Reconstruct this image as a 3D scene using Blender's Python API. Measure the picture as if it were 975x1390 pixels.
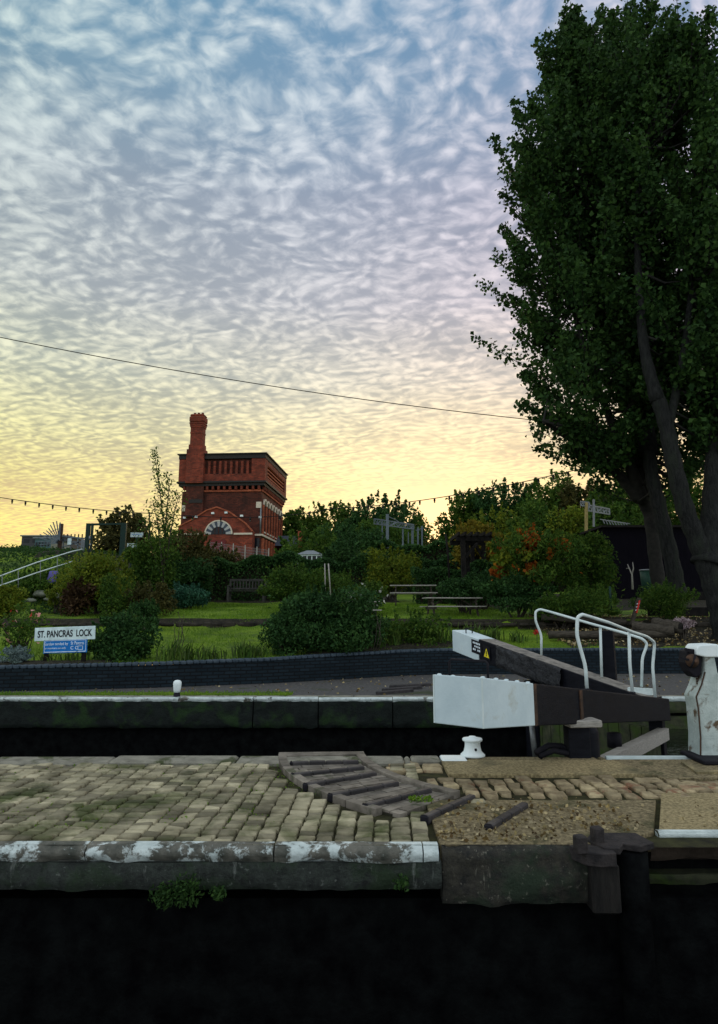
import bpy, math, random
import numpy as np
from mathutils import Vector, Matrix
random.seed(7); rng = np.random.default_rng(11)
S = bpy.context.scene
for o in list(bpy.data.objects): bpy.data.objects.remove(o)
R = math.radians
# ------------------------------------------------------------------ camera
F = 939.0; TH = math.atan(180/939.0); EYE = 1.6
cd = bpy.data.cameras.new('camera'); cam = bpy.data.objects.new('camera', cd); S.collection.objects.link(cam)
cam.location = (0, 0, EYE); cam.rotation_euler = (math.pi/2+TH, 0, 0)
cd.sensor_fit = 'VERTICAL'; cd.sensor_height = 36; cd.lens = 36*F/1390; cd.shift_y = -45/1390
cd.clip_start = .05; cd.clip_end = 2000
S.camera = cam
def srgb(r, g, b):
    f = lambda c: (c/255/12.92) if c/255 <= .04045 else ((c/255+.055)/1.055)**2.4
    return (f(r), f(g), f(b), 1)
# ------------------------------------------------------------------ world
SUN_EL, SUN_AZ = R(7.2), R(6.6)       # azimuth from +Y towards +X
W = bpy.data.worlds.new('World'); S.world = W; W.use_nodes = True
nt = W.node_tree; nt.nodes.clear()
def N(t, tree=None, **k):
    n = (tree or nt).nodes.new(t)
    for a, b in k.items(): setattr(n, a, b)
    return n
def mth(op, a, b=None, c=None, tree=None, clamp=False):
    tr = tree or nt
    n = tr.nodes.new('ShaderNodeMath'); n.operation = op; n.use_clamp = clamp
    for i, v in enumerate((a, b, c)):
        if v is None: continue
        if isinstance(v, (int, float)): n.inputs[i].default_value = v
        else: tr.links.new(v, n.inputs[i])
    return n.outputs[0]
def ramp(tree, fac, stops, interp='LINEAR'):
    n = tree.nodes.new('ShaderNodeValToRGB'); cr = n.color_ramp; cr.interpolation = interp
    while len(cr.elements) < len(stops): cr.elements.new(.5)
    for e, (p, c) in zip(cr.elements, stops):
        e.position = p; e.color = c if len(c) == 4 else (*c, 1)
    tree.links.new(fac, n.inputs[0]); return n.outputs[0]
def mixc(tree, fac, a, b, mode='MIX'):
    n = tree.nodes.new('ShaderNodeMix'); n.data_type = 'RGBA'; n.blend_type = mode
    for s, v in ((n.inputs[0], fac), (n.inputs[6], a), (n.inputs[7], b)):
        if isinstance(v, (int, float)): s.default_value = v
        elif isinstance(v, tuple): s.default_value = v
        else: tree.links.new(v, s)
    return n.outputs[2]
tc = N('ShaderNodeTexCoord'); sep = N('ShaderNodeSeparateXYZ'); nt.links.new(tc.outputs['Generated'], sep.inputs[0])
X, Y, Z = sep.outputs
zc = mth('MAXIMUM', Z, 0.0)
zo = mth('ADD', zc, .09)
u = mth('DIVIDE', X, zo); v = mth('DIVIDE', Y, zo)
cmb = N('ShaderNodeCombineXYZ'); nt.links.new(u, cmb.inputs[0]); nt.links.new(v, cmb.inputs[1])
mp = N('ShaderNodeMapping'); nt.links.new(cmb.outputs[0], mp.inputs[0]); mp.inputs['Rotation'].default_value = (0, 0, R(24)); mp.inputs['Scale'].default_value = (1, 1.05, 1)
def noise(tree, vec, sc, det=2, rough=.5, dist=0.0):
    n = tree.nodes.new('ShaderNodeTexNoise'); n.inputs['Scale'].default_value = sc; n.inputs['Detail'].default_value = det
    n.inputs['Roughness'].default_value = rough; n.inputs['Distortion'].default_value = dist
    if vec is not None: tree.links.new(vec, n.inputs['Vector'])
    return n.outputs['Fac']
big = noise(nt, mp.outputs[0], 1.1, 3, .55, .4)
med = noise(nt, mp.outputs[0], 4.0, 3, .5, .3)
# warped cells = altocumulus puffs
wn = N('ShaderNodeTexNoise'); wn.inputs['Scale'].default_value = 5; wn.inputs['Detail'].default_value = 3; nt.links.new(mp.outputs[0], wn.inputs['Vector'])
vm = N('ShaderNodeVectorMath', operation='MULTIPLY_ADD'); nt.links.new(wn.outputs['Color'], vm.inputs[0]); vm.inputs[1].default_value = (.14, .14, .14); nt.links.new(mp.outputs[0], vm.inputs[2])
vo = N('ShaderNodeTexVoronoi', feature='SMOOTH_F1'); vo.inputs['Scale'].default_value = 25; vo.inputs['Smoothness'].default_value = .9; nt.links.new(vm.outputs[0], vo.inputs['Vector'])
fine = noise(nt, vm.outputs[0], 27, 3, .6, .1)
puff = mth('SUBTRACT', 1.0, mth('MULTIPLY', vo.outputs['Distance'], 1.25))
wv = N('ShaderNodeTexWave', wave_type='BANDS', bands_direction='Y'); wv.inputs['Scale'].default_value = 6.0; wv.inputs['Distortion'].default_value = 6; wv.inputs['Detail'].default_value = 3; wv.inputs['Detail Scale'].default_value = 1.2
nt.links.new(vm.outputs[0], wv.inputs['Vector'])
wamp = mth('SUBTRACT', .52, mth('MULTIPLY', zc, .62))
f1 = mth('ADD', mth('MULTIPLY', puff, .62), mth('MULTIPLY', fine, 1.0))
f1 = mth('ADD', f1, mth('MULTIPLY', mth('MULTIPLY', wv.outputs['Fac'], big), wamp))
f1 = mth('ADD', f1, mth('MULTIPLY', mth('SUBTRACT', med, .5), .5))
f1 = mth('ADD', f1, mth('MULTIPLY', mth('SUBTRACT', big, .5), .75))
mr = N('ShaderNodeMapRange', interpolation_type='SMOOTHSTEP'); nt.links.new(f1, mr.inputs[0]); mr.inputs[1].default_value = .48; mr.inputs[2].default_value = 1.36
cloud = mr.outputs[0]
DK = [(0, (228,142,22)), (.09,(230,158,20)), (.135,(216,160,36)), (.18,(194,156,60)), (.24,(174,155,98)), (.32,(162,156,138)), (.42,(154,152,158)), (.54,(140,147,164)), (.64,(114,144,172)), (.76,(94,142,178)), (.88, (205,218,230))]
LT = [(0, (255,206,44)), (.09,(255,222,44)), (.135,(255,220,70)), (.18,(255,224,108)), (.24,(255,232,156)), (.32,(246,232,200)), (.42,(228,221,220)), (.54,(216,217,226)), (.64,(218,226,233)), (.76,(220,229,236)), (.88, (245,250,255))]  # last stop, overhead and out of view, is brightened to light the ground
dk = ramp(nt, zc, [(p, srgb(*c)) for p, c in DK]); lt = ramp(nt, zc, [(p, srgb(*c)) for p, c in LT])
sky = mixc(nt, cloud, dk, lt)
az = mth('ADD', mth('MULTIPLY', X, 1.1), .5, clamp=True)
sky = mixc(nt, 1.0, sky, ramp(nt, az, [(0, (.95, 1.03, .88)), (.45, (1.0, .99, .95)), (.75, (1.04, .92, .93)), (1, (1.08, .92, .96))]), 'MULTIPLY')
# glow round the hidden low sun
sd = Vector((math.sin(SUN_AZ)*math.cos(SUN_EL), math.cos(SUN_AZ)*math.cos(SUN_EL), math.sin(SUN_EL)))
dp = N('ShaderNodeVectorMath', operation='DOT_PRODUCT'); nt.links.new(tc.outputs['Generated'], dp.inputs[0]); dp.inputs[1].default_value = sd
gl = mth('POWER', mth('MAXIMUM', dp.outputs['Value'], 0.0), 170.0)
sky = mixc(nt, mth('MULTIPLY', gl, .45), sky, (.95, .60, .16, 1))
gl2 = mth('POWER', mth('MAXIMUM', dp.outputs['Value'], 0.0), 1500.0)
sky = mixc(nt, mth('MULTIPLY', gl2, .9), sky, (1.25, .58, .06, 1))
# the eastern half of the sky, behind the camera: pale blue-white, brightened beyond real dusk to light the ground, without the sunset colours
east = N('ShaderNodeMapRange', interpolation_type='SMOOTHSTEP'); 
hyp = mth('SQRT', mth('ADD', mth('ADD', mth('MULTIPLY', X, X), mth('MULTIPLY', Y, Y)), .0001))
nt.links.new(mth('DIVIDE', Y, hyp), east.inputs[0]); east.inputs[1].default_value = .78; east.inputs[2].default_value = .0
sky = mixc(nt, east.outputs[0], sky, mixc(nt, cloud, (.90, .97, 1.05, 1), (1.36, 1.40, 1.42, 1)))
below = mth('LESS_THAN', Z, 0.0)
sky = mixc(nt, below, sky, (.03, .035, .03, 1))
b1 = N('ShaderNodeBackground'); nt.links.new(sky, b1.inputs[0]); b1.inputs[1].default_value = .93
ns = N('ShaderNodeTexSky', sky_type='NISHITA'); ns.sun_disc = False; ns.dust_density = .25; ns.air_density = .8; ns.sun_elevation = SUN_EL; ns.sun_rotation = SUN_AZ
b2 = N('ShaderNodeBackground'); nt.links.new(ns.outputs[0], b2.inputs[0]); b2.inputs[1].default_value = .05
ad = N('ShaderNodeAddShader'); nt.links.new(b1.outputs[0], ad.inputs[0]); nt.links.new(b2.outputs[0], ad.inputs[1])
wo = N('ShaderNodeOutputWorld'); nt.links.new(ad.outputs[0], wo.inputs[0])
# ------------------------------------------------------------------ sun
sl = bpy.data.lights.new('sun', 'SUN'); sl.energy = .6; sl.angle = R(12); sl.color = (1, .78, .5)
so = bpy.data.objects.new('sun', sl); S.collection.objects.link(so)
so.rotation_euler = (-sd).to_track_quat('-Z', 'Y').to_euler()
S.view_settings.view_transform = 'Standard'; S.view_settings.look = 'None'; S.view_settings.exposure = 0; S.view_settings.gamma = 1
S.render.engine = 'CYCLES'

# ------------------------------------------------------------------ helpers
def at(px, py, Yd):
    a = (px-487.5)/F; b = (650-py)/F; c, s = math.cos(TH), math.sin(TH)
    d = Vector((a, c-b*s, s+b*c)); k = Yd/d.y
    return Vector((d.x*k, Yd, EYE+d.z*k))
def gr(px, py, z=0.0):
    a = (px-487.5)/F; b = (650-py)/F; c, s = math.cos(TH), math.sin(TH)
    d = Vector((a, c-b*s, s+b*c)); k = (z-EYE)/d.z
    return Vector((d.x*k, d.y*k, z))
C = S.collection
WM = {}
def tag(o, label=None, cat=None, group=None, kind=None):
    if label: o['label'] = label
    if cat: o['category'] = cat
    if group: o['group'] = group
    if kind: o['kind'] = kind
    return o
def thing(name, label, cat, loc=(0, 0, 0), rz=0, group=None):
    o = bpy.data.objects.new(name, None); C.objects.link(o); o.location = loc; o.rotation_euler = (0, 0, rz); o.empty_display_size = .2
    WM[o] = Matrix.Translation(Vector(loc)) @ Matrix.Rotation(rz, 4, 'Z')
    return tag(o, label, cat, group)
def mesh_np(name, V, Fq, mat, parent=None, smooth=False):
    """V (n,3) array in world space, Fq (m,k) int array; one mesh object"""
    V = np.asarray(V, dtype=np.float64); loc = None
    if parent is not None:
        inv = np.array(WM[parent].inverted()); V = V @ inv[:3, :3].T + inv[:3, 3]
    else:
        loc = np.array([(V[:, 0].min()+V[:, 0].max())/2, (V[:, 1].min()+V[:, 1].max())/2, V[:, 2].min()]); V = V-loc
    me = bpy.data.meshes.new(name); k = Fq.shape[1]; m = Fq.shape[0]
    me.vertices.add(len(V)); me.vertices.foreach_set('co', V.ravel())
    me.loops.add(m*k); me.loops.foreach_set('vertex_index', Fq.ravel().astype(np.int32))
    me.polygons.add(m); me.polygons.foreach_set('loop_start', np.arange(0, m*k, k, dtype=np.int32)); me.polygons.foreach_set('loop_total', np.full(m, k, dtype=np.int32))
    me.update(calc_edges=True); me.validate()
    me.materials.append(mat)
    o = bpy.data.objects.new(name, me); C.objects.link(o)
    if smooth: me.polygons.foreach_set('use_smooth', [True]*m)
    if parent is not None: o.parent = parent; WM[o] = WM[parent]
    else: o.location = loc; WM[o] = Matrix.Translation(Vector(loc))
    return o
class MB:
    def __init__(s, m=None): s.v = []; s.f = []; s.g = []; s.m = m or Matrix.Identity(4); s.sm = []
    def add(s, vs, fs, smooth=False):
        b = len(s.v); s.g.append((b, len(s.f))); s.v += [s.m @ Vector(p) for p in vs]; s.f += [tuple(b+i for i in f) for f in fs]; s.sm += [smooth]*len(fs); return s
    def box(s, c, d, rz=0, rx=0, ry=0, ch=0):
        hx, hy, hz = d[0]/2, d[1]/2, d[2]/2
        M = Matrix.Translation(Vector(c)) @ Matrix.Rotation(rz, 4, 'Z') @ Matrix.Rotation(ry, 4, 'Y') @ Matrix.Rotation(rx, 4, 'X')
        if ch <= 0:
            vs = [M @ Vector((x, y, z)) for z in (-hz, hz) for x, y in ((-hx, -hy), (hx, -hy), (hx, hy), (-hx, hy))]
            return s.add(vs, [(3, 2, 1, 0), (4, 5, 6, 7), (0, 1, 5, 4), (1, 2, 6, 5), (2, 3, 7, 6), (3, 0, 4, 7)])
        vs = []
        for z, q in ((-hz, ch), (-hz+ch, 0), (hz-ch, 0), (hz, ch)):
            a, b = hx-q, hy-q
            e = ch if q == 0 else ch*.6
            hxx, hyy = a, b
            vs += [M @ Vector((x, y, z)) for x, y in ((-hxx+e, -hyy), (hxx-e, -hyy), (hxx, -hyy+e), (hxx, hyy-e), (hxx-e, hyy), (-hxx+e, hyy), (-hxx, hyy-e), (-hxx, -hyy+e))]
        fs = [tuple(range(7, -1, -1)), tuple(range(24, 32))]
        for k in range(3):
            for i in range(8): fs.append((k*8+i, k*8+(i+1) % 8, (k+1)*8+(i+1) % 8, (k+1)*8+i))
        return s.add(vs, fs)
    def beam(s, p0, p1, w, h0, h1=None, w1=None):
        """tapering bar whose TOP centreline runs p0->p1"""
        h1 = h0 if h1 is None else h1; w1 = w if w1 is None else w1
        p0, p1 = Vector(p0), Vector(p1); d = (p1-p0); n = Vector((-d.y, d.x, 0)).normalized()
        vs = []
        for p, hh, ww in ((p0, h0, w), (p1, h1, w1)):
            vs += [p-n*ww/2-Vector((0, 0, hh)), p+n*ww/2-Vector((0, 0, hh)), p+n*ww/2, p-n*ww/2]
        return s.add(vs, [(0, 1, 2, 3), (7, 6, 5, 4), (0, 4, 5, 1), (1, 5, 6, 2), (2, 6, 7, 3), (3, 7, 4, 0)])
    def bar(s, p0, p1, w, h=None):
        h = h or w; p0, p1 = Vector(p0), Vector(p1); d = p1-p0; L = d.length
        q = d.to_track_quat('X', 'Z').to_matrix().to_4x4()
        M = Matrix.Translation((p0+p1)/2) @ q
        vs = [M @ Vector((x, y, z)) for z in (-h/2, h/2) for x, y in ((-L/2, -w/2), (L/2, -w/2), (L/2, w/2), (-L/2, w/2))]
        return s.add(vs, [(3, 2, 1, 0), (4, 5, 6, 7), (0, 1, 5, 4), (1, 2, 6, 5), (2, 3, 7, 6), (3, 0, 4, 7)])
    def tube(s, pts, r, n=8, cap=True, smooth=True):
        pts = [Vector(p) for p in pts]; rs = r if isinstance(r, (list, tuple)) else [r]*len(pts)
        vs = []; up = None
        for i, p in enumerate(pts):
            t = (pts[min(i+1, len(pts)-1)]-pts[max(i-1, 0)])
            if t.length < 1e-9: t = Vector((0, 0, 1))
            t.normalize()
            if up is None:
                up = Vector((0, 0, 1)) if abs(t.z) < .9 else Vector((1, 0, 0))
            a = t.cross(up)
            if a.length < 1e-4: a = t.cross(Vector((1, 0, 0)))
            a.normalize(); b = a.cross(t); up = b
            for k in range(n):
                an = 2*math.pi*k/n; vs.append(p+(a*math.cos(an)+b*math.sin(an))*rs[i])
        fs = []
        for i in range(len(pts)-1):
            for k in range(n): fs.append((i*n+k, i*n+(k+1) % n, (i+1)*n+(k+1) % n, (i+1)*n+k))
        if cap: fs += [tuple(range(n-1, -1, -1)), tuple(range((len(pts)-1)*n, len(pts)*n))]
        return s.add(vs, fs, smooth)
    def lathe(s, c, prof, n=24, smooth=True):
        c = Vector(c); vs = []
        for r_, z in prof:
            for k in range(n): a = 2*math.pi*k/n; vs.append(c+Vector((r_*math.cos(a), r_*math.sin(a), z)))
        fs = []
        for i in range(len(prof)-1):
            for k in range(n): fs.append((i*n+k, i*n+(k+1) % n, (i+1)*n+(k+1) % n, (i+1)*n+k))
        fs += [tuple(range(n-1, -1, -1)), tuple(range((len(prof)-1)*n, len(prof)*n))]
        return s.add(vs, fs, smooth)
    def prism(s, poly, z0, z1):
        n = len(poly); vs = [Vector((x, y, z0)) for x, y in poly]+[Vector((x, y, z1)) for x, y in poly]
        fs = [tuple(range(n-1, -1, -1)), tuple(range(n, 2*n))]+[(i, (i+1) % n, n+(i+1) % n, n+i) for i in range(n)]
        return s.add(vs, fs)
    def vprism(s, poly, y0, y1):
        """poly in (x,z), extruded in y"""
        n = len(poly); vs = [Vector((x, y0, z)) for x, z in poly]+[Vector((x, y1, z)) for x, z in poly]
        fs = [tuple(range(n)), tuple(range(2*n-1, n-1, -1))]+[(i, n+i, n+(i+1) % n, (i+1) % n) for i in range(n)]
        return s.add(vs, fs)
    def sheet(s, fn, nu, nv):
        vs = [fn(i/nu, j/nv) for j in range(nv+1) for i in range(nu+1)]
        fs = [(j*(nu+1)+i, j*(nu+1)+i+1, (j+1)*(nu+1)+i+1, (j+1)*(nu+1)+i) for j in range(nv) for i in range(nu)]
        return s.add(vs, fs)
    def build(s, name, mat, parent=None, bevel=0, kind=None):
        me = bpy.data.meshes.new(name)
        if parent is not None: inv = WM[parent].inverted(); loc = None
        else:
            lo = Vector([min(v[i] for v in s.v) for i in range(3)]); hi = Vector([max(v[i] for v in s.v) for i in range(3)])
            loc = Vector(((lo.x+hi.x)/2, (lo.y+hi.y)/2, lo.z)); inv = Matrix.Translation(-loc)
        me.from_pydata([inv @ v for v in s.v], [], s.f); me.update()
        me.polygons.foreach_set('use_smooth', s.sm)
        uv = me.uv_layers.new(name='UVMap')
        for p in me.polygons:
            n = p.normal; ax = max(range(3), key=lambda i: abs(n[i]))
            for li in p.loop_indices:
                co = me.vertices[me.loops[li].vertex_index].co
                uv.data[li].uv = (co.x, co.y) if ax == 2 else ((co.x, co.z) if ax == 1 else (co.y, co.z))
        me.materials.append(mat)
        o = bpy.data.objects.new(name, me); C.objects.link(o)
        if parent is not None: o.parent = parent; WM[o] = WM[parent]
        else: o.location = loc; WM[o] = Matrix.Translation(loc)
        if bevel:
            b = o.modifiers.new('bevel', 'BEVEL'); b.width = bevel; b.segments = 2; b.limit_method = 'ANGLE'
        if kind: o['kind'] = kind
        return o
def each(mb, name, mat, parent=None, bevel=0):
    out = []; G = mb.g+[(len(mb.v), len(mb.f))]
    for (v0, f0), (v1, f1) in zip(G[:-1], G[1:]):
        m2 = MB(); m2.add(mb.v[v0:v1], [tuple(i-v0 for i in f) for f in mb.f[f0:f1]]); m2.sm = mb.sm[f0:f1]; out.append(m2.build(name, mat, parent, bevel))
    return out
def copy_tree(o, parent=None):
    c = o.copy(); C.objects.link(c); c.parent = parent
    for ch in list(o.children): copy_tree(ch, c)
    return c
# ------------------------------------------------------------------ materials
def material(name):
    m = bpy.data.materials.new(name); m.use_nodes = True; return m, m.node_tree, m.node_tree.nodes['Principled BSDF']
def bump(t, bs, h, st, dist=.02):
    b = t.nodes.new('ShaderNodeBump'); b.inputs['Strength'].default_value = st; b.inputs['Distance'].default_value = dist
    t.links.new(h, b.inputs['Height']); t.links.new(b.outputs[0], bs.inputs['Normal'])
def M2(name, c1, c2, sc=6, rough=.8, bp=.3, bsc=None, c3=None, sc3=1.5, t3=(.5, .62), metal=0, island=0, stretch=None, bd=.02, spec=None):
    m, t, bs = material(name)
    tcn = t.nodes.new('ShaderNodeTexCoord'); vec = tcn.outputs['Object']
    if stretch:
        mp_ = t.nodes.new('ShaderNodeMapping'); mp_.inputs['Scale'].default_value = stretch; t.links.new(vec, mp_.inputs[0]); vec = mp_.outputs[0]
    f = noise(t, vec, sc, 5, .6)
    col = ramp(t, f, [(.33, c1), (.67, c2)])
    if c3:
        f3 = noise(t, vec, sc3, 6, .65, .5)
        col = mixc(t, ramp(t, f3, [(t3[0], (0, 0, 0)), (t3[1], (1, 1, 1))]), col, (*c3, 1))
    if island:
        g = t.nodes.new('ShaderNodeNewGeometry')
        k = ramp(t, g.outputs['Random Per Island'], [(0, (1-island,)*3), (1, (1+island,)*3)])
        col = mixc(t, 1.0, col, k, 'MULTIPLY')
    t.links.new(col, bs.inputs['Base Color']); bs.inputs['Roughness'].default_value = rough; bs.inputs['Metallic'].default_value = metal
    if spec is None: spec = .2
    if spec is not None: bs.inputs['Specular IOR Level'].default_value = spec
    if bp:
        h = noise(t, vec, bsc or sc*4, 6, .65); bump(t, bs, h, bp, bd)
    return m
def streaky(name, c1, c2, moss, lime, lt=.66):
    m, t, bs = material(name); g = t.nodes.new('ShaderNodeTexCoord'); v = g.outputs['Object']
    col = ramp(t, noise(t, v, 11, 8, .8), [(.38, c1), (.62, c2)])
    col = mixc(t, ramp(t, noise(t, v, 2.3, 6, .7, .4), [(.5, (0, 0, 0)), (.62, (.85, .85, .85))]), col, (*moss, 1))
    mp_ = t.nodes.new('ShaderNodeMapping'); mp_.inputs['Scale'].default_value = (7, 7, .9); t.links.new(v, mp_.inputs[0])
    col = mixc(t, ramp(t, noise(t, mp_.outputs[0], 1.6, 6, .7), [(lt, (0, 0, 0)), (lt+.07, (.8, .8, .8))]), col, (*lime, 1))
    col = mixc(t, ramp(t, noise(t, v, 26, 3, .6), [(.635, (0, 0, 0)), (.72, (.6, .6, .6))]), col, (*lime, 1))
    t.links.new(col, bs.inputs['Base Color']); bs.inputs['Roughness'].default_value = .85
    bump(t, bs, noise(t, v, 14, 8, .75), 1, .05); return m
def leafmat(name, cols, trans=.35, rough=.6):
    m, t, bs = material(name)
    g = t.nodes.new('ShaderNodeNewGeometry'); n = len(cols)
    col = ramp(t, g.outputs['Random Per Island'], [(i/(n-1), c) for i, c in enumerate(cols)])
    tcn = t.nodes.new('ShaderNodeTexCoord'); f = noise(t, tcn.outputs['Object'], .9, 3)
    col = mixc(t, 1.0, col, ramp(t, f, [(.3, (.7, .75, .8)), (.7, (1.3, 1.25, 1.1))]), 'MULTIPLY')
    t.links.new(col, bs.inputs['Base Color']); bs.inputs['Roughness'].default_value = rough; bs.inputs['Specular IOR Level'].default_value = .08
    tr = t.nodes.new('ShaderNodeBsdfTranslucent'); t.links.new(col, tr.inputs[0])
    mx = t.nodes.new('ShaderNodeMixShader'); mx.inputs[0].default_value = trans
    t.links.new(bs.outputs[0], mx.inputs[1]); t.links.new(tr.outputs[0], mx.inputs[2])
    t.links.new(mx.outputs[0], t.nodes['Material Output'].inputs[0]); return m
def brickmat(name, c1, c2, mortar, bw=.23, bh=.075, ms=.012, rough=.85, bp=.5, dirt=None):
    m, t, bs = material(name)
    uvn = t.nodes.new('ShaderNodeUVMap')
    br = t.nodes.new('ShaderNodeTexBrick'); t.links.new(uvn.outputs[0], br.inputs['Vector'])
    br.inputs['Color1'].default_value = (*c1, 1); br.inputs['Color2'].default_value = (*c2, 1); br.inputs['Mortar'].default_value = (*mortar, 1)
    br.inputs['Scale'].default_value = 1; br.inputs['Mortar Size'].default_value = ms; br.inputs['Brick Width'].default_value = bw; br.inputs['Row Height'].default_value = bh
    tcn = t.nodes.new('ShaderNodeTexCoord'); f = noise(t, tcn.outputs['Object'], 1.3, 6, .7)
    col = mixc(t, 1.0, br.outputs['Color'], ramp(t, f, [(.3, (.55, .55, .55)), (.7, (1.25, 1.2, 1.15))]), 'MULTIPLY')
    if dirt:
        f2 = noise(t, tcn.outputs['Object'], .5, 5, .7); col = mixc(t, ramp(t, f2, [(.5, (0, 0, 0)), (.7, (.8, .8, .8))]), col, (*dirt, 1))
    t.links.new(col, bs.inputs['Base Color']); bs.inputs['Roughness'].default_value = rough; bs.inputs['Specular IOR Level'].default_value = .15
    bump(t, bs, br.outputs['Fac'], -bp, .01); return m
def plain(name, c, rough=.5, metal=0, bp=.1):
    return M2(name, tuple(x*.8 for x in c), tuple(min(1, x*1.15) for x in c), 8, rough, bp, metal=metal, bsc=30, spec=.15)
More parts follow.
